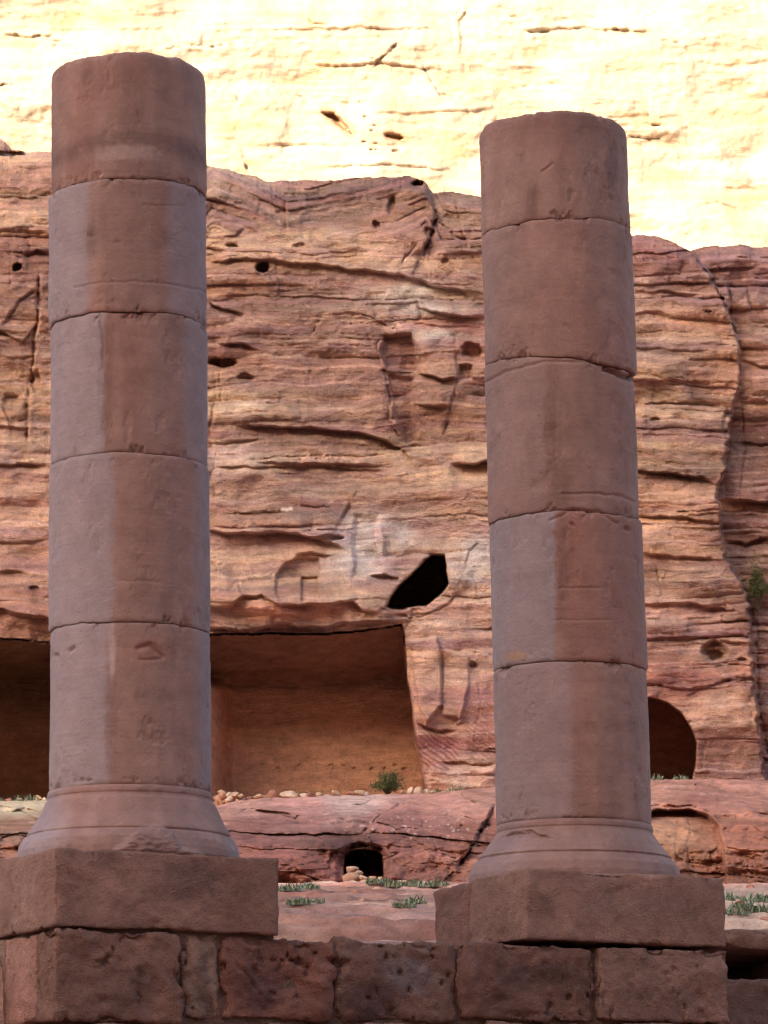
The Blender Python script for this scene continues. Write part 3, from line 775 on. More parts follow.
Cg *= (1 + .3 * n1(fl + 3 * (fr > .75), 609) + .22 * n1(Z / .06, 606) + .1 * fbm2(X / .4, Y / .7, 3, 607))[..., None]
sa = ss(2.0, 4.0, X) * ss(33, 40, Y) * (1 - ss(70, 90, Y)); Cg = Cg * (1 - .6 * sa[..., None]) + .6 * sa[..., None] * lin((196, 166, 140))
def ground_z(x, y):
    j = np.clip(np.searchsorted(gx, x), 1, len(gx) - 1); i = np.clip(np.searchsorted(gy, y), 1, len(gy) - 1)
    return float(Z[i, j] + Z[i - 1, j] + Z[i, j - 1] + Z[i - 1, j - 1]) / 4
GZ = Z
tag(mesh_obj("ground", np.stack([X, Y, Z], -1), grid_faces(*X.shape)[:, ::-1], M_ground, col=np.clip(Cg, .02, .8)), "rocky stepped sandstone ground", kind="structure")

# ------------------------------------------------------------------ red ledge under the caves
TP = [(-400, 800), (0, 801), (45, 800), (150, 806), (215, 806), (235, 801), (262, 798), (320, 796), (430, 793), (495, 787), (560, 781), (652, 780), (700, 779), (768, 780), (1190, 782)]
def tcrv(x): return np.interp(x, [p[0] for p in TP], [p[1] for p in TP])
def bench_depth(X, Y):
    T_ = tcrv(X)
    B = 893.0
    t = np.clip((B - Y) / (B - T_), -.3, 1)
    d = 104 + 11.5 * (0.22 * t + 0.78 * np.sign(t) * np.abs(t) ** 2.6)
    return d, t
bx = nonuni(-420, -15, 785, 1190, 1.15, 9)
nr = 150
tb = np.linspace(0, 1, nr)
X = np.broadcast_to(bx, (nr, len(bx))).copy()
top = tcrv(bx) + .8 * fbm2(bx / 12, bx * 0, 3, 700)
Y = top[None, :] + (905 - top[None, :]) * tb[:, None]
R = Relief(X, Y); d = R.d
base_d, t_ = bench_depth(X, Y)
wr = 10 * fbm2(X / 160, Y / 60, 3, 701) + 4 * fbm2(X / 40, Y / 20, 3, 702)
b = Y + wr - 0.12 * (X - 384) * ss(384, 500, X)
k, t, _ = beds(b, X, 33, 6, 24)
d += (.35 + .65 * ss(-.2, .3, fbm2(X / 80, Y / 30, 2, 703))) * ((rnd(k, 1) - .5) * .6 + .15 * np.abs(2 * t - 1) ** 4)
d += 1.3 * fbm2(X / 90, Y / 40, 4, 704) + .45 * fbm2(X / 20, Y / 12, 4, 705, .6)
R.crack([(360, 838), (376, 818), (388, 812), (403, 804), (410, 796)], 1.6, .9)
R.crack([(454, 869), (468, 852), (481, 830), (492, 812), (497, 805)], 2.2, 1.5)
R.ledge([(254, 810), (262, 811), (278, 812), (292, 815)], .3, 6, 1.4, 4)
R.ledge([(212, 815), (230, 811), (262, 806), (330, 806)], .1, 6, .15, 3)
R.hole([(344, 898), (343, 868), (345, 856), (350, 851), (362, 849), (376, 850), (382, 855), (384, 868), (385, 898)], 3.6, 2.0, .3)
R.hole([(335, 898), (336, 862), (342, 848), (362, 840), (382, 846), (390, 858), (391, 898)], .9, 5, .4)
R.hole([(640, 900), (640, 815), (655, 810), (690, 809), (708, 814), (719, 826), (724, 845), (727, 875), (728, 900)], 1.6, 3, .5)
R.ledge([(630, 806), (655, 806), (690, 805), (712, 812), (720, 822)], .4, 7, .3, 5)
R.crack([(738, 800), (760, 814), (790, 818)], 1.5, .8)
R.crack([(690, 812), (688, 850), (690, 880)], 1.3, .25); R.crack([(676, 812), (675, 870)], 1.1, .2)
R.ledge([(0, 812), (25, 809), (50, 812)], .3, 8, .5, 4)
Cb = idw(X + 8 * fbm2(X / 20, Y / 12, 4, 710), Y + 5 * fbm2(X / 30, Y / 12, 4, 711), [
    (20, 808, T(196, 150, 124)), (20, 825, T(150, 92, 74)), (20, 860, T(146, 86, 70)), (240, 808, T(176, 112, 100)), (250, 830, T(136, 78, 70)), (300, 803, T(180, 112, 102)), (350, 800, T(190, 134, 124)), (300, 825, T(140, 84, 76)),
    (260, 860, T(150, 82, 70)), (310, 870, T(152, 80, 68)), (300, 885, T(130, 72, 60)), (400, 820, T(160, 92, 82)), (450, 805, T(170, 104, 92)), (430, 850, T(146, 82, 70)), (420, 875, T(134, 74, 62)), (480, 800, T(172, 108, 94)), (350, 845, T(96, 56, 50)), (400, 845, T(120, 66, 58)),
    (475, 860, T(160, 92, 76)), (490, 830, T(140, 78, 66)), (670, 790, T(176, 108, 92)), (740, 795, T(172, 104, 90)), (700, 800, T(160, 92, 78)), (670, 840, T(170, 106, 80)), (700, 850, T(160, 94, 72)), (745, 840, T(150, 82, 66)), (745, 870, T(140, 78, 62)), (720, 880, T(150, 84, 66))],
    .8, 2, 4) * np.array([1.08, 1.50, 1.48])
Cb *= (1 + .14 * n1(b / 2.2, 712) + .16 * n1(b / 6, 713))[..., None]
pvb, peb = plates(X + .4 * Y, Y - .15 * X, 46, 13, 730)
d += (pvb - .5) * .28 + .05 * (1 - ss(0, .06, peb))
Cb *= (1 + .22 * (pvb - .5))[..., None]
wv = ss(.3, .55, fbm2(X / 26, Y / 7, 4, 714)) * ss(.55, .9, t_)
Cb = Cb * (1 - .5 * wv[..., None]) + .5 * wv[..., None] * lin((214, 176, 166))
sp_ = ss(.3, .4, fbm2(X / 5, Y / 4, 3, 715)) * (1 - ss(20, 50, np.hypot((X - 420) * .5, (Y - 828) * 2.4)))
Cb = Cb * (1 - .7 * sp_[..., None]) + .7 * sp_[..., None] * lin((214, 190, 176))
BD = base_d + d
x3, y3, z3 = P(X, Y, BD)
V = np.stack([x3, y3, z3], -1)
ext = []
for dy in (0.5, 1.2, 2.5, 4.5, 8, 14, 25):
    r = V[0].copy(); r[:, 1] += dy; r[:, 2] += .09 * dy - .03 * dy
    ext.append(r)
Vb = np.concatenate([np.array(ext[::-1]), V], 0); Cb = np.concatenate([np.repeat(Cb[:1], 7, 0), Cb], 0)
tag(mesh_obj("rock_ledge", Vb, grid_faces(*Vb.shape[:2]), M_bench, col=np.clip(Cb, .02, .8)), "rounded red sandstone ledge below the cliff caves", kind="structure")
def bench_at(px, py):
    j = int(np.argmin(abs(bx - px))); i = int(np.argmin(abs(Y[:, j] - py)))
    return np.array(V[i, j])
BX, BY, BV = bx, Y, V

# ------------------------------------------------------------------ rough stone blocks
def rough_block(name, corner, su, sw_, sz, mat, parent=None, amp=.012, rad=.02, seed=0, col=(150, 105, 92), res=.03, u=U, w=W, colf=None, origin=None, warp_amp=0.0):
    """block from its front lower left corner, along the wall (su), into it (sw_) and up (sz)"""
    L = np.array([su, sw_, sz]); n = np.maximum(3, np.round(L / res).astype(int)); n = np.minimum(n, 90)
    vs, fs, off = [], [], 0
    for ax in range(3):
        a1, a2 = [(1, 2), (2, 0), (0, 1)][ax]
        for side in (0, 1):
            p1, p2 = np.meshgrid(np.linspace(0, L[a1], n[a1] + 1), np.linspace(0, L[a2], n[a2] + 1), indexing='ij')
            v = np.zeros(p1.shape + (3,)); v[..., ax] = side * L[ax]; v[..., a1] = p1; v[..., a2] = p2
            f = grid_faces(*p1.shape)
            if side: f = f[:, ::-1]
            f = f[:, ::-1] if False else f
            vs.append(v.reshape(-1, 3)); fs.append(f[:, ::-1] + off); off += p1.size
    v = np.concatenate(vs); f = np.concatenate(fs)
    r = min(rad * .7, L.min() * .45)
    inner = np.clip(v, r, L - r); dv = v - inner; ln = np.linalg.norm(dv, axis=1, keepdims=True)
    nrm = dv / np.maximum(ln, 1e-9)
    wv = corner + v @ np.stack([u, w, [0, 0, 1]])
    e = np.minimum(v, L - v); e.sort(axis=1); edge_ = 1 - np.clip(e[:, 1] / .07, 0, 1)
    chips = ss(.12, .5, fbm3(*(wv * 7).T, 3, seed + 5)) * edge_
    r2 = r
    chis = n1((v[:, 0] * .75 + v[:, 2] * .66 + .05 * fbm3(*(wv * 3).T, 2, seed + 6)) * 38, seed) * ss(-.1, .3, fbm3(*(wv * 2).T, 3, seed + 8))
    pit = ss(.36, .55, fbm3(*(wv * 18).T, 2, seed + 15)) * ss(-.1, .3, fbm3(*(wv * 3).T, 2, seed + 16))
    disp = -pit * amp * 1.1 + amp * .34 * chis + amp * (fbm3(*(wv * 3).T, 3, seed) * 1.4 + .9 * fbm3(*(wv * 12).T, 4, seed + 1, .7)) - chips * amp * 2.2
    lv = inner + nrm * (r2 + disp[:, None])
    wv2 = corner + lv @ np.stack([u, w, [0, 0, 1]])
    if colf is None:
        c = lin(col) * (1 + .22 * fbm3(*(wv * 2.2 + seed).T, 4, seed + 2)[:, None]) * 1.0
        c = c * (1 + .16 * ss(.1, .5, fbm3(*(wv * 1.3).T, 3, seed + 9))[:, None] * (np.array([.6, .5, .55]) - 1) * 1.5)
    else:
        c = colf(wv, seed)
    # weld seams
    key = np.round(v * 5000).astype(np.int64)
    _, idx, inv = np.unique(key, axis=0, return_index=True, return_inverse=True)
    inv = inv.ravel()
    f = inv[f]
    ok = (f[:, 0] != f[:, 1]) & (f[:, 1] != f[:, 2])
    return mesh_obj(name, wv2[idx], f[ok], mat, parent, col=np.clip(c[idx], .02, .8), origin=origin)

# ------------------------------------------------------------------ columns
def column(name, label, axis_top, axis_bot, Yc, rt, rb, joints, base_pts, stain, tweaks, cracks, top_py, seed):
    """axis_top / axis_bot: (px, py) of the shaft's axis; rt, rb: half widths there; joints: py on the front; base_pts: (half width px, py)"""
    pt = at(axis_top[0], axis_top[1], Yc); pb = at(axis_bot[0], axis_bot[1], Yc)
    def axis(z):
        k_ = (z - pb[2]) / (pt[2] - pb[2]); return pb[0] + (pt[0] - pb[0]) * k_
    def dep(z): return Yc * cp + (z - CAMZ) * sp
    zt, zb = pt[2], pb[2]
    Rt, Rb = rt * dep(zt) / F, rb * dep(zb) / F
    root = empty(name, (axis(zb), Yc, 0))
    def zf(py, px_=None):
        return float(P(130, py, Yc - Rb)[2])
    def radius(z):
        k_ = np.clip((z - zb) / (zt - zb), 0, 1); return Rb + (Rt - Rb) * k_ ** 1.25
    nth = 440
    th = np.linspace(0, 2 * np.pi, nth, endpoint=False)
    def curve(j, sd):
        """height of a joint round the shaft"""
        if j is None: return None
        py, tilt, wob = j
        return zf(py) + tilt * np.cos(th) + wob * (fbm2(th * 0.8 / 1.0, th * 0, 1, sd) * 0 + (fbm3(np.cos(th) * 1.5, np.sin(th) * 1.5, 0 * th + sd, 3, sd) + .35 * fbm3(np.cos(th) * 7, np.sin(th) * 7, 0 * th + sd, 4, sd + 1, .65)))
    cur = [curve(j, seed + i * 3) for i, j in enumerate(joints)]
    for i in range(len(joints) - 1):
        hi, lo = cur[i], cur[i + 1]
        n = int(abs(hi.mean() - lo.mean()) / .0085) + 2
        t = np.linspace(0, 1, n)
        # crowd a few rings at the ends
        t = np.concatenate([[0, .0015, .004, .008], t[1:-1][(t[1:-1] > .012) & (t[1:-1] < .988)], [.992, .996, .9985, 1]])
        g = .0025
        Zr = (hi - g)[None, :] * (1 - t[:, None]) + (lo + g)[None, :] * t[:, None]
        TH_ = np.broadcast_to(th, Zr.shape)
        dr, ox = tweaks.get(i, (0, 0))
        rr_ = radius(Zr) + dr
        X_ = np.cos(TH_); Y_ = np.sin(TH_)
        hgt = hi.mean() - lo.mean()
        du = t[:, None] * hgt; dd = (1 - t[:, None]) * hgt
        nz = fbm3(X_ * 1.2, Y_ * 1.2, Zr * 2, 4, seed + 40 + i) * .008 + fbm3(X_ * 6, Y_ * 6, Zr * 12, 4, seed + 60 + i, .6) * .0035
        # tooling rings
        nz += .0006 * n1(Zr * 70 + .3 * fbm3(X_ * 2, Y_ * 2, Zr * 2, 2, seed), seed + i)
        wearn = .010 * (1 + .9 * fbm3(X_ * 3, Y_ * 3, Zr * 0, 3, seed + 70 + i))
        e0 = np.exp(-du / .010) + np.exp(-dd / .010)
        chip = ss(.12, .6, fbm3(X_ * 6, Y_ * 6, Zr * 9, 4, seed + 80 + i, .65)) * (np.exp(-(du / .05) ** 2) + np.exp(-(dd / .05) ** 2))
        nz -= .010 * ss(.15, .6, fbm3(X_ * 4, Y_ * 4, Zr * 4, 5, seed + 120 + i, .7))
        if i == 0:
            # weathered, uneven broken top
            rim = np.exp(-du / .022); nz -= rim * .035 * (1 + .7 * fbm3(X_ * 2.5, Y_ * 2.5, Zr * 0, 3, seed + 90))
        R_ = rr_ + nz - wearn * e0 - .030 * chip
        xw = axis(Zr) + ox + R_ * X_; yw = Yc + R_ * Y_
        px, py = proj(xw, yw, Zr)
        fr = Y_ < .25
        for pts, w, dp in cracks:
            jx = px + 1.2 * fbm2(px / 9, py / 9, 2, 5); jyy = py + 1.2 * fbm2(px / 7, py / 9, 2, 6)
            q = seg_dist(jx, jyy, pts)
            R_ = R_ - np.where(fr, dp * np.exp(-(q / w) ** 2), 0)
        xw = axis(Zr) + ox + R_ * X_; yw = Yc + R_ * Y_
        Cn = stain(px, py, X_, Zr, i)
        v = np.stack([xw, yw, Zr], -1)
        # caps
        nr_ = v.shape[0]
        def cap(row, kk):
            out = []
            c = row.mean(0)
            for s_ in (.92, .6, .25, .01):
                q = c + (row - c) * [s_, s_, 1]
                q[:, 2] = c[2] + (row[:, 2] - c[2]) * s_ + (.02 * fbm2(q[:, 0] * 3, q[:, 1] * 3, 3, kk) if (i == 0 and kk == 1) else 0)
                out.append(q)
            return np.array(out)
        tc_, bc_ = cap(v[0], 1)[::-1], cap(v[-1], 2)
        v = np.concatenate([tc_, v, bc_], 0)
        Cn = np.concatenate([np.repeat(Cn[:1], 4, 0), Cn, np.repeat(Cn[-1:], 4, 0)], 0)
        o = mesh_obj("drum", v, grid_faces(v.shape[0], nth, True)[:, ::-1], M_col, root, col=Cn)
        if i == 0: o['label'] = "topmost drum with a weathered uneven rim"
    # moulded base
    zs = np.array([zf(p[1]) for p in base_pts]); rs = np.array([p[0] * dep(zf(p[1])) / F for p in base_pts])
    zz = np.linspace(zs[0], zs[-1], 110)
    rprof = np.interp(-zz, -zs, rs)
    Zr = np.broadcast_to(zz[:, None], (110, nth)); TH_ = np.broadcast_to(th, Zr.shape); X_, Y_ = np.cos(TH_), np.sin(TH_)
    nz = fbm3(X_ * 1.5, Y_ * 1.5, Zr * 4, 4, seed + 100) * .012 + fbm3(X_ * 7, Y_ * 7, Zr * 12, 4, seed + 101, .6) * .006
    br = ss(.10, .35, fbm3(X_ * 2.2, Y_ * 2.2, Zr * 3, 4, seed + 102)) * ss(zs[0], zs[-1], -Zr + zs[0] + zs[-1])
    br = br * ss(zs[-1] + .26, zs[-1] + .12, Zr)
    nz -= br * .055
    R_ = rprof[:, None] + nz
    ax_ = axis(zs[0])
    xw = ax_ + R_ * X_; yw = Yc + R_ * Y_
    px, py = proj(xw, yw, Zr)
    for pts, w, dp in base_hits.get(name + str(seed), []):
        q = poly_sd(px + 2.5 * fbm2(px / 9, py / 9, 3, 8), py + 2.5 * fbm2(px / 8, py / 8, 3, 9), pts)
        R_ = R_ - np.where(Y_ < 0, dp * (1 - ss(-w, w * .3, q)) * (1 + .5 * fbm2(px / 7, py / 7, 4, 12, .6)), 0)
    xw = ax_ + R_ * X_; yw = Yc + R_ * Y_
    v = np.stack([xw, yw, Zr], -1)
    Cn = stain(px, py, X_, Zr, 9)
    cc = v[-1].mean(0); b1 = cc + (v[-1] - cc) * .02; t1 = v[0].mean(0) + (v[0] - v[0].mean(0)) * .02
    v = np.concatenate([t1[None], v, b1[None]], 0); Cn = np.concatenate([Cn[:1], Cn, Cn[-1:]], 0)
    mesh_obj("base", v, grid_faces(v.shape[0], nth, True)[:, ::-1], M_col, root, col=Cn)
    tag(root, label, "column", "sandstone columns of the colonnade")
    return root, zs[-1]

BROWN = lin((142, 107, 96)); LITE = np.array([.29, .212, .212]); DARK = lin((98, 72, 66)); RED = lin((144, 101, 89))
def mixc(c, col, w): return c * (1 - w[..., None]) + w[..., None] * col
def stain_common(px, py, X_, Z_, i, seed):
    n = fbm3(X_ * 1.6, Z_ * .9, i * 3.0 + Z_ * 0, 4, seed)
    c = np.ones(px.shape + (3,)) * BROWN
    c = mixc(c, RED, .6 * ss(-.1, .5, n))
    c = c * (1 + .15 * fbm3(X_ * 6, Z_ * 5, i + 0 * Z_ + 3, 5, seed + 13, .65)[..., None])
    pk = ss(.15, .5, fbm3(X_ * 3.2, Z_ * 2.6, i * 2.0 + 0 * Z_, 5, seed + 14, .65)); c = mixc(c, lin((160, 124, 112)), .35 * pk)
    c = c * (1 + .12 * fbm3(X_ * 5, Z_ * 2.2, i + 0 * Z_, 4, seed + 3)[..., None])
    c = c * (1 + .05 * n1(Z_ * 11 + .5 * fbm3(X_ * 2, Z_ * 2, 0 * Z_, 2, seed), seed + 5)[..., None] * ss(-.2, .4, fbm3(X_ * 2.5, Z_ * 3, 0 * Z_, 3, seed + 4))[..., None])
    c = c * (1 + .10 * n1(X_ * 9 + .4 * fbm2(Z_ * 1.5, X_ * 3, 3, seed + 6), seed + 7)[..., None] * ss(-.2, .3, fbm3(X_ * 2, Z_ * .6, 0 * Z_, 3, seed + 8))[..., None])
    return c
def blot(c, px, py, cx_, cy_, rx, ry, col, a, seed=0, p=.6):
    q = np.hypot((px - cx_) / rx, (py - cy_) / ry) + .9 * fbm2(px / 5, py / 22, 5, seed, .65)
    return mixc(c, col, a * (1 - ss(p - .3, 1.45, q)) * (.75 + .5 * fbm2(px / 3, py / 9, 3, seed + 1)))
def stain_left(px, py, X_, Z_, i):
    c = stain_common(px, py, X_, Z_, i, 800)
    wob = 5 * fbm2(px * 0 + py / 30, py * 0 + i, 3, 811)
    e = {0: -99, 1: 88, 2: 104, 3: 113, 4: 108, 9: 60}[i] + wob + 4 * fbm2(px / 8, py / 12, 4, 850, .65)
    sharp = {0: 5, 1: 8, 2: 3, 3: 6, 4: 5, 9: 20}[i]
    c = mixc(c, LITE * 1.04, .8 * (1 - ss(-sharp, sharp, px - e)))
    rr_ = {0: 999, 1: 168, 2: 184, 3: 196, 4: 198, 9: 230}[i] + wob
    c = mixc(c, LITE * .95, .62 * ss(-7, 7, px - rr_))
    if i == 0:
        arch = 150 + 24 * ((px - 130) / 78) ** 2
        c = mixc(c, DARK, .6 * np.exp(-((py - (arch - 12)) / 11) ** 2) * ss(-.5, .2, fbm2(px / 20, py / 12, 3, 812) + .25))
        pale = (1 - ss(.3, 1.1, np.hypot((px - 126) / 44, (py - (151 + 22 * ((px - 128) / 78) ** 2)) / 10) + .6 * fbm2(px / 9, py / 5, 4, 813, .6)))
        c = mixc(c, lin((168, 138, 126)), .6 * pale)
        c = blot(c, px, py, 130, 100, 12, 34, DARK, .35, 814)
    if i == 2:
        c = blot(c, px, py, 107, 350, 9, 42, DARK, .55, 815)
        c = blot(c, px, py, 108, 400, 7, 60, DARK, .4, 816)
    if i == 1: c = blot(c, px, py, 92, 240, 5, 20, DARK, .5, 817)
    if i == 3:
        c = blot(c, px, py, 90, 500, 16, 26, lin((140, 112, 112)), .55, 818)
    if i == 4:
        c = blot(c, px, py, 150, 650, 22, 14, lin((140, 86, 72)), .5, 819)
        c = blot(c, px, py, 112, 650, 4, 28, lin((196, 168, 164)), .5, 820)
        c = blot(c, px, py, 110, 720, 8, 50, lin((120, 86, 82)), .5, 830)
    if i == 9:
        c = mixc(c, LITE, np.full(px.shape, .12))
        c = blot(c, px, py, 150, 840, 60, 12, lin((124, 98, 92)), .65, 821)
    return np.clip(c, .02, .8)
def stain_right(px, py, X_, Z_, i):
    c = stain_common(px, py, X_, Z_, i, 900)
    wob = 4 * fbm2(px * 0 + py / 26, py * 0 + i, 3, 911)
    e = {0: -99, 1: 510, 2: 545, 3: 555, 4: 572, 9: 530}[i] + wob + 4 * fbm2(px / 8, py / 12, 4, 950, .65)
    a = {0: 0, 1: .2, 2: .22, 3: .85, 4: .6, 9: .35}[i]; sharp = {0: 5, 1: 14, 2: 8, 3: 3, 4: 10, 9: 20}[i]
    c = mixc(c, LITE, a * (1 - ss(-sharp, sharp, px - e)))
    if i == 0:
        c = blot(c, px, py, 533, 200, 7, 18, DARK, .7, 913); c = blot(c, px, py, 612, 170, 6, 26, DARK, .75, 914)
        c = blot(c, px, py, 562, 170, 4, 30, DARK, .35, 915); c = mixc(c, DARK, .35 * (1 - ss(115, 160, py)))
    if i == 1: c = blot(c, px, py, 576, 260, 12, 24, lin((172, 128, 112)), .4, 916)
    if i == 2:
        c = blot(c, px, py, 552, 420, 8, 60, DARK, .6, 917); c = blot(c, px, py, 560, 480, 10, 30, DARK, .4, 920)
    if i == 3:
        c = blot(c, px, py, 562, 560, 6, 60, DARK, .65, 918); c = mixc(c, lin((140, 90, 78)), .3 * ss(560, 570, px))
        c = blot(c, px, py, 515, 656, 11, 5, lin((170, 122, 84)), .8, 919)
        c = blot(c, px, py, 616, 610, 8, 20, lin((120, 80, 78)), .5, 921)
    if i == 9: c = mixc(c, LITE, np.full(px.shape, .1)); c = blot(c, px, py, 625, 848, 24, 7, lin((110, 72, 62)), .5, 922)
    return np.clip(c, .02, .8)

base_hits = {"stone_column3": [([(100, 862), (128, 836), (140, 826), (158, 824), (172, 832), (180, 846), (200, 852), (214, 862)], 6, -.034)],
             "stone_column7": [([(500, 838), (512, 832), (530, 830), (552, 838), (540, 842), (520, 840)], 3, .03)]}
YL, YR = 28.0, 29.5
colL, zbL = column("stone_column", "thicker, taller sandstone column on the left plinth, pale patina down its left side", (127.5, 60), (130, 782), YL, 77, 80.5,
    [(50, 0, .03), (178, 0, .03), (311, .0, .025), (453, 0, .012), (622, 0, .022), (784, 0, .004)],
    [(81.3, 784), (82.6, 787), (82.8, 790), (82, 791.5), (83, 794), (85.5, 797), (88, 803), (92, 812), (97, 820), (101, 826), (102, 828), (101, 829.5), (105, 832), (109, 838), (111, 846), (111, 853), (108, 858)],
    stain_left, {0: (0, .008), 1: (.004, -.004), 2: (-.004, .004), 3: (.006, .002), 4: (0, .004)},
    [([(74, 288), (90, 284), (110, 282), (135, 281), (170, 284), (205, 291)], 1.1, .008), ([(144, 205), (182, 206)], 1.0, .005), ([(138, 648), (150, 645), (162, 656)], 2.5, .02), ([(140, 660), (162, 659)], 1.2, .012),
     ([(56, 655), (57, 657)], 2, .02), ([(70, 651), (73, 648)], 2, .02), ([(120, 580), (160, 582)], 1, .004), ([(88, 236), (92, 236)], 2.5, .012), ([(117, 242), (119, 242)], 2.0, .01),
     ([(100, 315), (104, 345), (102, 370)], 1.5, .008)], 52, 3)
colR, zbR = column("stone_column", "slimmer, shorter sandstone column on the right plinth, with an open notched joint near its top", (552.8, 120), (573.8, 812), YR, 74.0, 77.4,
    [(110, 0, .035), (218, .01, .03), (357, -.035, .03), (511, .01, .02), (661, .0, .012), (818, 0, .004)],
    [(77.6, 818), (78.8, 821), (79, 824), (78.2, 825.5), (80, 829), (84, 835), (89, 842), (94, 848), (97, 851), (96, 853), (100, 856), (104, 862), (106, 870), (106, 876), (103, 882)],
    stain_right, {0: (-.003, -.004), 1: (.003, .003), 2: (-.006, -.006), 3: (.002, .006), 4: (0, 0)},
    [([(486, 382), (505, 372), (545, 361), (590, 362), (618, 372)], 1.4, .012), ([(542, 172), (552, 164)], 1.2, .01), ([(562, 494), (590, 493), (622, 496), (634, 502)], 1.2, .012), ([(550, 520), (562, 516), (572, 509), (600, 512), (618, 524)], 1.4, .012),
     ([(606, 369), (616, 371), (622, 376), (636, 379)], 2.6, .06), ([(560, 588), (600, 588)], 1.0, .008), ([(555, 620), (610, 620)], 1, .006), ([(626, 528), (628, 530)], 2.0, .02), ([(571, 523), (573, 525)], 1.5, .02)], 113, 7)

# plinths: each is two courses wide blocks under the column
def dark_patch(cx_, cy_, rx, ry, colr, a):
    return (cx_, cy_, rx, ry, colr, a)
def block_col(base, patches=(), side=None):
    def f(wv, seed):
        px, py = proj(wv[:, 0], wv[:, 1], wv[:, 2])
        c = np.ones((len(wv), 3)) * lin(base) * np.array([.90, 1.04, 1.02])
        c *= (1 + .34 * fbm3(*(wv * 2.4).T, 5, seed + 2, .6))[:, None]
        c *= (1 + .10 * fbm3(*(wv * 11).T, 3, seed + 3))[:, None]
        w = ss(.0, .5, fbm3(*(wv * 1.7 + 4).T, 4, seed + 9)); c = c * (1 - .35 * w[:, None]) + .35 * w[:, None] * lin((122, 78, 66))
        for (a_, b_, rx, ry, cl, al) in patches:
            q = np.hypot((px - a_) / rx, (py - b_) / ry) + .4 * fbm2(px / 12, py / 12, 3, seed)
            m = al * (1 - ss(.5, 1.2, q)); c = c * (1 - m[:, None]) + m[:, None] * lin(cl) * np.array([.68, .78, .82])
        return c
    return f
def face_block(name, px0, px1, pyt, pyb, depth, parent, off=0.0, **kw):
    a = on_face(px0, (pyt + pyb) / 2, off); b_ = on_face(px1, (pyt + pyb) / 2, off)
    zt = on_face(px0, pyt, off)[2]; zb_ = on_face(px0, pyb, off)[2]
    L = float(np.dot(b_ - a, U))
    c = a.copy(); c[2] = zb_
    return rough_block(name, c, L, depth, zt - zb_, M_block, parent, **kw), c, L, zt

pl, cL, LL, ztL = face_block("plinth", 55, 278, 847.5, 926, 1.55, colL, seed=1, amp=.010, rad=.009, res=.02, colf=block_col((146, 100, 88), [(190, 880, 34, 26, (118, 84, 76), .6), (106, 858, 20, 12, (120, 80, 70), .5)]))
pr, cR, LR, ztR = face_block("plinth", 527, 726, 868, 939, .86, colR, seed=2, amp=.010, rad=.009, res=.02, colf=block_col((150, 104, 92), [(640, 905, 60, 14, (166, 124, 110), .35), (544, 905, 12, 14, (128, 88, 76), .4)]))
prb = rough_block("plinth", cR + W * .865 + U * .015, LR - .03, .57, ztR - cR[2] - .025, M_block, colR, seed=5, amp=.014, rad=.03, res=.02, colf=block_col((140, 92, 82)))
prb['label'] = "darker rear block of the plinth"
for (_c, zt_, zb_, r_) in ((colL, ztL, zbL, 1), (colR, ztR, zbR, 1)):
    print('plinth top', zt_, 'base bottom', zb_)

# ------------------------------------------------------------------ the stone wall the plinths stand on
wall = empty("stone_wall", tuple(A0 + U * 2 + np.array([0, 0, -A0[2] + 2.2])))
tag(wall, "retaining wall of large worn sandstone blocks carrying both columns", "stone wall")
ROW = [(56, 181, 929), (183, 219, 932), (223, 334, 936), (337, 457, 939), (460, 597, 942), (599, 728, 946)]
cols = [(134, 90, 78), (148, 106, 92), (126, 78, 68), (124, 84, 74), (122, 80, 70), (142, 98, 86)]
pats = {2: [(260, 990, 22, 26, (92, 60, 60), .6), (250, 950, 30, 10, (140, 92, 80), .5)], 3: [(410, 975, 30, 20, (150, 124, 120), .5), (370, 1000, 30, 24, (90, 64, 62), .6)],
        4: [(540, 975, 50, 14, (84, 58, 52), .55), (500, 1000, 30, 20, (110, 72, 64), .5), (470, 960, 10, 20, (150, 104, 90), .5)], 5: [(650, 1005, 60, 22, (124, 84, 74), .5)], 0: [(135, 985, 30, 30, (120, 84, 76), .45)], 1: [(203, 980, 8, 40, (104, 78, 76), .5)]}
for i, (a, b_, tp) in enumerate(ROW):
    off = {1: .03, 2: .02, 3: .03, 4: .01}.get(i, 0.0)
    face_block("block", a, b_, tp, 1019, .36 if i == 0 else 1.0, wall, off=off, seed=20 + i, amp=[.026, .030, .032, .032, .030, .020][i], rad=[.016, .04, .05, .045, .03, .02][i], res=.018,
               colf=block_col(cols[i], pats.get(i, [])))
def back_block(name, start, length, px1, pyt, pyb, parent, width=1.5, **kw):
    """a block further along the pier's left side, behind its front corner block"""
    a = on_face(px1, pyb); zt = on_face(px1, pyt)[2]
    c = a + W * start
    return rough_block(name, c, width, length, zt - a[2], M_block, parent, **kw)
back_block("block", .37, .55, 56, 929, 1019, wall, seed=42, amp=.010, rad=.02, res=.02, colf=block_col((164, 110, 96)))
back_block("block", .93, .75, 56, 929, 1019, wall, seed=43, amp=.012, rad=.02, res=.03, colf=block_col((146, 106, 92)))
for q_, (ta_, bb_) in enumerate([(1021.5, 1110), (1112.5, 1200)]):
    back_block('block', .92, .75, 56, ta_, bb_, wall, seed=44 + q_, amp=.012, rad=.02, res=.04, colf=block_col((146, 106, 92)))
zrow = [(1021.5, 1110), (1112.5, 1200)]
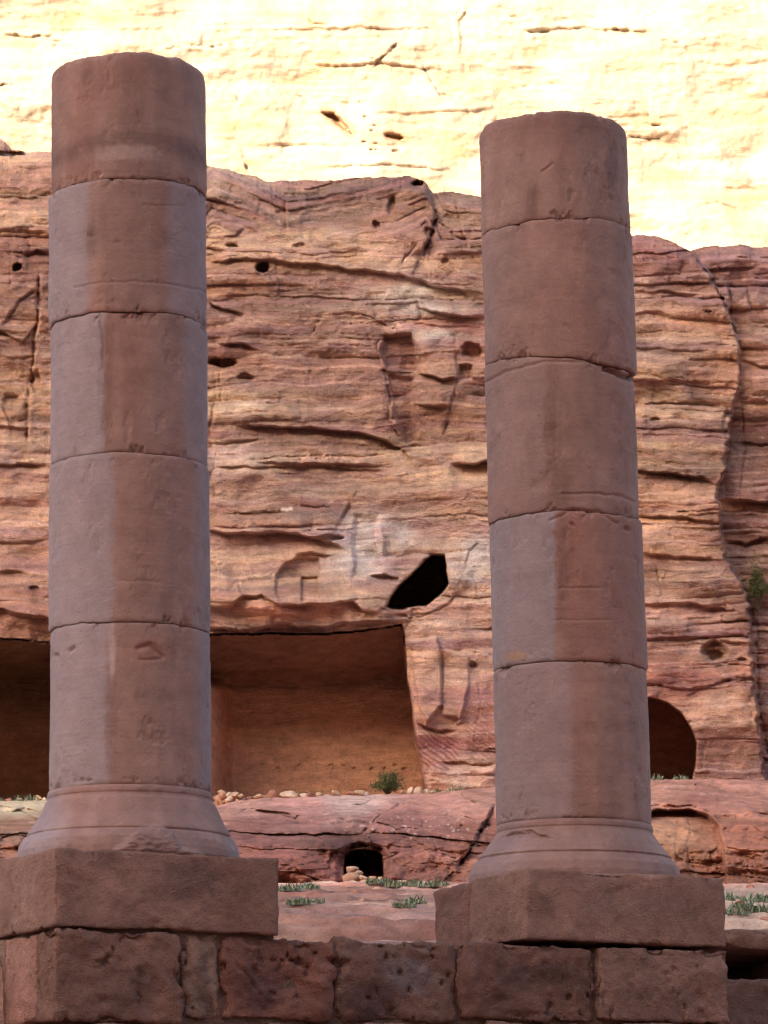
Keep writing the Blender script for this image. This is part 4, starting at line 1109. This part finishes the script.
for r, (ta, bb) in enumerate(zrow):
    xs_ = [-150, -20, 56, 150, 270, 365, 490, 612, 728] if r == 0 else [-150, 10, 56, 200, 320, 430, 540, 728]
    for i in range(len(xs_) - 1):
        if xs_[i + 1] <= 56: continue
        off = .0
        a2 = xs_[i + 1] - 2 if off == 0 else xs_[i + 1] - 2 - (26 if xs_[i + 1] == 56 else 0)
        face_block("block", xs_[i], a2, ta, bb, .9, wall, off=off, seed=60 + r * 20 + i, amp=.015, rad=.03, res=.035, colf=block_col((136, 92, 80)))
# rubble and mortar core behind the faces
c0 = on_face(57, 1200, .06); c0[2] = on_face(57, 1200, .06)[2]
core_top = on_face(57, 931, .06)[2]
rough_block("mortar", c0 + U * .03, float(np.dot(on_face(724, 1200, .06) - c0, U)) - .06, .85, core_top - c0[2], M_block, wall, seed=90, amp=.012, rad=.02, res=.03, colf=block_col((110, 76, 66)))

m0 = on_face(60, 945, .05)
rough_block('mortar', m0, float(np.dot(on_face(274, 945, .05) - m0, U)), 1.2, cL[2] - m0[2] + .012, M_block, wall, seed=91, amp=.006, rad=.01, res=.04, colf=block_col((110, 76, 66)))
# stones set beside the plinths, showing past their left faces
def stone_block(px0, px1, pyt, pyb, Yd_, dep_, label, seed, colr, group=None, rot=0.0, **kw):
    a = at(px0, pyb, Yd_); b_ = at(px1, pyb, Yd_); zt = at(px0, pyt, Yd_)[2]
    u = np.array([math.cos(rot), math.sin(rot), 0]); w = np.array([-math.sin(rot), math.cos(rot), 0])
    o = rough_block("stone_block", a, float(b_[0] - a[0]) / math.cos(rot), dep_, zt - a[2], M_block, None, seed=seed, u=u, w=w, colf=block_col(colr), origin=tuple(a), **kw)
    return tag(o, label, "stone block", group)

# ------------------------------------------------------------------ right edge: slab over a dark gap, lower stones
sb1 = stone_block(700, 860, 929, 950, 31.6, 3.0, "long flat slab bridging the dark gap at the right end of the wall", 111, (150, 104, 88), rot=.10, amp=.02, rad=.03, res=.03)
sb1.name = "stone_slab"; sb1['category'] = "stone slab"
stone_block(712, 775, 979, 1090, 31.4, 1.6, "low squared stone under the dark gap, right of the wall end", 112, (128, 88, 78), rot=.08, amp=.02, rad=.04, res=.03)
stone_block(790, 880, 950, 1090, 31.5, 1.6, "upright stone carrying the far end of the long flat slab", 113, (128, 88, 78), rot=.08, amp=.02, rad=.04, res=.04)

# ------------------------------------------------------------------ loose stones
def make_stone(loc, r, seed, colr, label, group, squash=.75, name="stone"):
    bm = bmesh.new()
    bmesh.ops.create_icosphere(bm, subdivisions=3, radius=1.0)
    v = np.array([q.co[:] for q in bm.verts])
    f = np.array([[q.index for q in fc.verts] for fc in bm.faces])
    bm.free()
    rg_ = np.random.RandomState(seed)
    # cut flats so that the stone is angular
    for _ in range(10):
        n = rg_.normal(size=3); n /= np.linalg.norm(n); h = rg_.uniform(.45, .75)
        dd = v @ n - h
        v = v - np.outer(np.maximum(dd, 0) * .92, n)
    v *= 1 + .09 * fbm3(*(v * 2 + seed).T, 3, seed)[:, None]
    v *= np.array([rg_.uniform(.95, 1.35), rg_.uniform(.8, 1.1), squash * rg_.uniform(.85, 1.1)]) * r
    a = rg_.uniform(0, 6.28); ca, sa_ = math.cos(a), math.sin(a)
    v = v @ np.array([[ca, sa_, 0], [-sa_, ca, 0], [0, 0, 1]])
    c = lin(colr) * .85 * (1 + .15 * fbm3(*(v * 6 / max(r, .01) * .3).T, 3, seed)[:, None])
    base = np.array(loc, float)
    v = v + base + np.array([0, 0, -v[:, 2].min() - r * .12])
    o = mesh_obj(name, v, f, M_stone, col=c, origin=base)
    return tag(o, label, "stone", group)

rs = random.Random(17)
shade = lambda: rs.choice([(206, 166, 138), (214, 178, 150), (196, 148, 120), (180, 126, 104), (222, 190, 166), (170, 116, 96), (200, 160, 130)])
GR = "loose stones scattered along the ledge under the great cave"
row = [(214, .17), (220, .22), (226, .15), (231, .20), (237, .16), (243, .13), (250, .11), (257, .17), (266, .13), (273, .22), (281, .14), (289, .22), (296, .12), (303, .15), (311, .14), (319, .13), (327, .12), (336, .15), (344, .10), (352, .13), (359, .18), (366, .12),
       (404, .12), (410, .16), (418, .19), (425, .12), (432, .10), (446, .11)]
top_row = [(217, .13, 8), (224, .15, 9), (229, .12, 7), (234, .13, 7), (221, .10, 14), (241, .09, 5)]
names_ = {273: "largest pale stone of the row on the ledge under the great cave", 289: "broad pale rounded stone on the ledge near the middle of the great cave mouth", 418: "largest pale stone right of the green shrub on the ledge", 359: "larger stone just left of the green shrub on the ledge"}
for i, (px_, r) in enumerate(row):
    p = bench_at(px_, tcrv(px_) + .5)
    p[1] += rs.uniform(.05, .5)
    lab = names_.get(px_)
    if not lab:
        lab = ("small pale stone in the rubble heap on the ledge by the left column" if px_ < 250 else
               "small stone in the thin row between the rubble pile and the shrub" if px_ < 380 else "small stone in the short row right of the green shrub")
    make_stone(p, r * 1.05, 300 + i, shade(), lab, None if px_ in names_ else GR)
for i, (px_, r, up) in enumerate(top_row):
    p = bench_at(px_, tcrv(px_) + .5); p[2] += up / 36.0 * .85; p[1] += .3
    lab = "topmost stone of the rubble heap by the left column" if up == 14 else "small pale stone in the rubble heap on the ledge by the left column"
    make_stone(p, r * 1.15, 350 + i, shade(), lab, None if up == 14 else GR)
heap = [(347, 884, .17), (354, 885, .20), (362, 885, .19), (370, 886, .18), (377, 886, .22), (384, 885, .16), (348, 877, .18), (356, 878, .17), (364, 879, .17), (372, 879, .14), (351, 871, .17), (359, 873, .13), (350, 880, .18), (380, 880, .12)]
for i, (px_, py_, r) in enumerate(heap):
    p = at(px_, py_ + 3, 104.2 + (890 - py_) * .05)
    lab = "topmost pale stone of the heap filling the small low cave" if i == 10 else "pale stone in the heap that half fills the small low cave"
    make_stone(p, r, 400 + i, shade(), lab, None if i == 10 else "stones heaped in the mouth of the small low cave")
for i, (px_, r) in enumerate([(8, .10), (20, .08), (38, .14), (44, .10)]):
    p = bench_at(px_, tcrv(px_) + .5); p[1] += .1
    make_stone(p, r, 450 + i, shade(), "small stone on the ledge before the left cave, left of the left column", "small stones before the left cave")
def ordinal_labels(grp, fmt):
    it = [o for o in sc.objects if o.get('group') == grp[0] and o['label'] == grp[1]]
    it.sort(key=lambda o: proj(*o.location)[0]); n_ = len(it)
    for j_, o_ in enumerate(it):
        w_ = ('leftmost' if j_ == 0 else ORD[j_] + ' from the left') if j_ < (n_ + 1) // 2 else ('rightmost' if j_ == n_ - 1 else ORD[n_ - 1 - j_] + ' from the right')
        o_['label'] = fmt.format(w_)
ORD = 'leftmost second third fourth fifth sixth seventh eighth ninth tenth eleventh twelfth thirteenth'.split()
ordinal_labels((GR, "small pale stone in the rubble heap on the ledge by the left column"), "small stone in the rubble heap by the left column, {}")
ordinal_labels((GR, "small stone in the thin row between the rubble pile and the shrub"), "small stone in the row between rubble heap and shrub, {}")
ordinal_labels((GR, "small stone in the short row right of the green shrub"), "small stone in the short row right of the shrub, {}")
ordinal_labels(("small stones before the left cave", "small stone on the ledge before the left cave, left of the left column"), "small stone on the ledge before the left cave, {}")
ordinal_labels(("stones heaped in the mouth of the small low cave", "pale stone in the heap that half fills the small low cave"), "pale stone in the heap in the small low cave, {}")
# scattered stones on the stepped ground in the gaps
ORD = 'leftmost second third fourth fifth sixth seventh eighth ninth tenth eleventh twelfth thirteenth'.split()
gs = {0: [], 1: []}
for i in range(30):
    px_ = rs.uniform(282, 432) if i % 3 else rs.uniform(730, 766); Yg = rs.uniform(40, 100)
    x_ = (px_ - 384) / F * Yg * 1.0
    z_ = ground_z(x_, Yg) - .02
    ppx, ppy = proj(x_, Yg, z_)
    where = "on the stepped ground between the two plinths" if px_ < 600 else "on the sandy ground right of the right plinth"
    o_ = make_stone((x_, Yg, z_), rs.uniform(.06, .17) * Yg / 80, 500 + i, shade(), "small loose stone " + where, "small stones lying " + where)
    gs[int(px_ > 600)].append((ppx, o_))
for g_, items in gs.items():
    items.sort(key=lambda q: q[0]); n_ = len(items)
    for j_, (_, o_) in enumerate(items):
        w_ = "between the two plinths" if g_ == 0 else "right of the right plinth"
        o_['label'] = f"small loose stone on the ground {w_}, {(ORD[j_] + ('' if j_ == 0 else ' from the left')) if j_ < (n_ + 1) // 2 else (('rightmost' if j_ == n_ - 1 else ORD[n_ - 1 - j_] + ' from the right'))}"

# ------------------------------------------------------------------ plants
def blades(name, loc, n, h, spread, seed, mat, label, cat, group, lean=.5, wid=.018, leafy=False):
    rg_ = np.random.RandomState(seed)
    vs, fs = [], []
    for i in range(n):
        a = rg_.uniform(0, 6.283); r = spread * math.sqrt(rg_.uniform(0, 1))
        b0 = np.array([r * math.cos(a), .6 * r * math.sin(a), 0])
        hh = h * (.35 + .65 * abs(math.sin(a * 2.3 + seed))) * rg_.uniform(.35, 1.35) * (1 - .35 * (r / spread) ** 2); a2 = rg_.uniform(0, 6.283); ln = lean * rg_.uniform(.2, 1) * hh
        dirv = np.array([math.cos(a2), math.sin(a2), 0]); side = np.array([-dirv[1], dirv[0], 0]) * wid * rg_.uniform(.7, 1.3)
        k0 = len(vs)
        m = b0 + dirv * ln * .35 + [0, 0, hh * .6]; e = b0 + dirv * ln + [0, 0, hh]
        vs += [b0 - side * .6, b0 + side * .6, m - side, m + side, e - side * .12, e + side * .12]
        fs += [[k0, k0 + 1, k0 + 3, k0 + 2], [k0 + 2, k0 + 3, k0 + 5, k0 + 4]]
    v = np.array(vs) + np.array(loc)
    o = mesh_obj(name, v, np.array(fs), mat, smooth=False, origin=loc)
    return tag(o, label, cat, group)

tufts = [(290, 890, 99, "leafy blue-green tuft at the foot of the ledge, just right of the left plinth"),
         (298, 904, 80, "low spread of blue-green leaves on the stepped ground between the plinths"),
         (314, 903, 80, "right half of the low spread of blue-green leaves between the plinths"),
         (308, 889, 100, "small green tuft against the ledge left of the low cave"),
         (378, 887, 102, "small tuft beside the stone heap in the low cave"),
         (395, 888, 102, "green tuft at the ledge foot just right of the low cave"),
         (411, 887, 101, "green tuft in the middle of the row right of the low cave"),
         (424, 887, 101, "bushier green tuft in the row right of the low cave"),
         (438, 888, 101, "last green tuft of the row, by the left edge of the right plinth"),
         (404, 907, 76, "thin green tuft on the rocks left of the right plinth"),
         (414, 902, 80, "upright green tuft on the rocks beside the right plinth"),
         (732, 900, 88, "green clump touching the right edge of the right plinth"),
         (744, 908, 76, "nearest green clump on the sandy ground right of the right plinth"),
         (757, 902, 86, "broad green clump by the right frame edge"),
         (764, 912, 70, "pale green tuft low on the sandy ground at far right"),
         (738, 917, 62, "small green tuft just above the long flat slab")]
for i, (px_, py_, Yg, lab) in enumerate(tufts):
    x_ = float(P(px_, py_, Yg)[0])
    # move along the sight line until it meets the ground
    best = 103.5
    for yy in np.arange(33, 103.5, .2):
        q_ = P(px_, py_, yy)
        if ground_z(float(q_[0]), yy) >= float(q_[2]):
            best = float(yy); break
    x_ = float(P(px_, py_, best)[0]); z_ = ground_z(x_, best) - .03
    sc_ = best / 100
    blades("leafy_tuft", (x_, best, z_), 150, .19 * sc_ * (1.2 if px_ > 700 else 1), .30 * sc_ * (1.2 if px_ > 700 else 1), 600 + i, M_tuft, lab, "plant", "green tufts growing on the rocky ground", lean=.9, wid=.022 * sc_)
for i, (px_, lab) in enumerate([(6, "thin grass tuft on the ledge at the left frame edge"), (18, "pale grass tuft before the left cave"), (30, "taller grass tuft before the left cave"), (38, "small tuft nearest the left column before the left cave"),
                                (437, "low green tuft on the ledge at the pillar foot between the caves"), (455, "flat green tuft on the ledge left of the right column"),
                                (658, "small green tuft at the arched cave mouth by the right column"), (681, "green tuft in the arched cave mouth right of the right column")]):
    p = bench_at(px_, tcrv(px_) + .3); p[1] += .15; p[2] -= .03
    blades("grass_tuft", tuple(p), 70, .20, .24, 700 + i, M_tuft, lab, "grass tuft", "grass tufts along the top of the ledge", lean=.8, wid=.014)

def shrub(px_, py_, Yb, w, h, seed, label, n=2600, hang=False):
    p = at(px_, py_, Yb)
    root = empty("shrub", tuple(p))
    rg_ = np.random.RandomState(seed)
    # stems
    vs, fs, tips = [], [], []
    for i in range(34):
        a = rg_.uniform(0, 6.283); sprd = rg_.uniform(.1, 1)
        e = np.array([math.cos(a) * w * sprd * .9, math.sin(a) * w * .6 * sprd, h * rg_.uniform(.45, 1.0) * (1 - .45 * sprd ** 2)])
        m = e * .5 + np.array([0, 0, h * .12]); tips += [(m, e)]
        s = .012
        k0 = len(vs)
        for q, r in ((np.zeros(3), s), (m, s * .7), (e, s * .25)):
            vs += [q + [r, 0, 0], q + [-r * .5, r * .87, 0], q + [-r * .5, -r * .87, 0]]
        for lv in (0, 3):
            for j in range(3):
                fs.append([k0 + lv + j, k0 + lv + (j + 1) % 3, k0 + lv + 3 + (j + 1) % 3, k0 + lv + 3 + j])
    mesh_obj("stem", np.array(vs) + p, np.array(fs), M_twig, root, smooth=False)
    vs, fs = [], []
    for i in range(n):
        m, e = tips[rg_.randint(len(tips))]
        q = m + (e - m) * rg_.uniform(-.5, 1.08) + rg_.normal(size=3) * w * .07
        d1 = rg_.normal(size=3); d1[2] += .8; d1 /= np.linalg.norm(d1); d2 = np.cross(d1, rg_.normal(size=3)); d2 /= np.linalg.norm(d2)
        l_ = rg_.uniform(.035, .08); k0 = len(vs)
        vs += [q - d2 * .010, q + d1 * l_ * .5 - d2 * .016, q + d1 * l_, q + d1 * l_ * .5 + d2 * .016]
        fs.append([k0, k0 + 1, k0 + 2, k0 + 3])
    mesh_obj("foliage", np.array(vs) + p, np.array(fs), M_bush, root, smooth=False)
    return tag(root, label, "shrub")
def cliff_at(px, py):
    q = CLV[40:, :, :]; a, b2 = proj(q[..., 0], q[..., 1], q[..., 2])
    k_ = np.argmin((a - px) ** 2 + (b2 - py) ** 2); return q.reshape(-1, 3)[k_]
pb_ = bench_at(388, tcrv(388)); 
shrub(388, 795.5, float(pb_[1]) + .3, .62, .72, 1, "wispy olive green shrub on the ledge at the mouth of the great cave")
shrub(758, 612, float(cliff_at(758, 600)[1]) - .25, .5, 1.6, 2, "grey-green shrub growing from the joint high in the cliff at the right edge", n=2200)
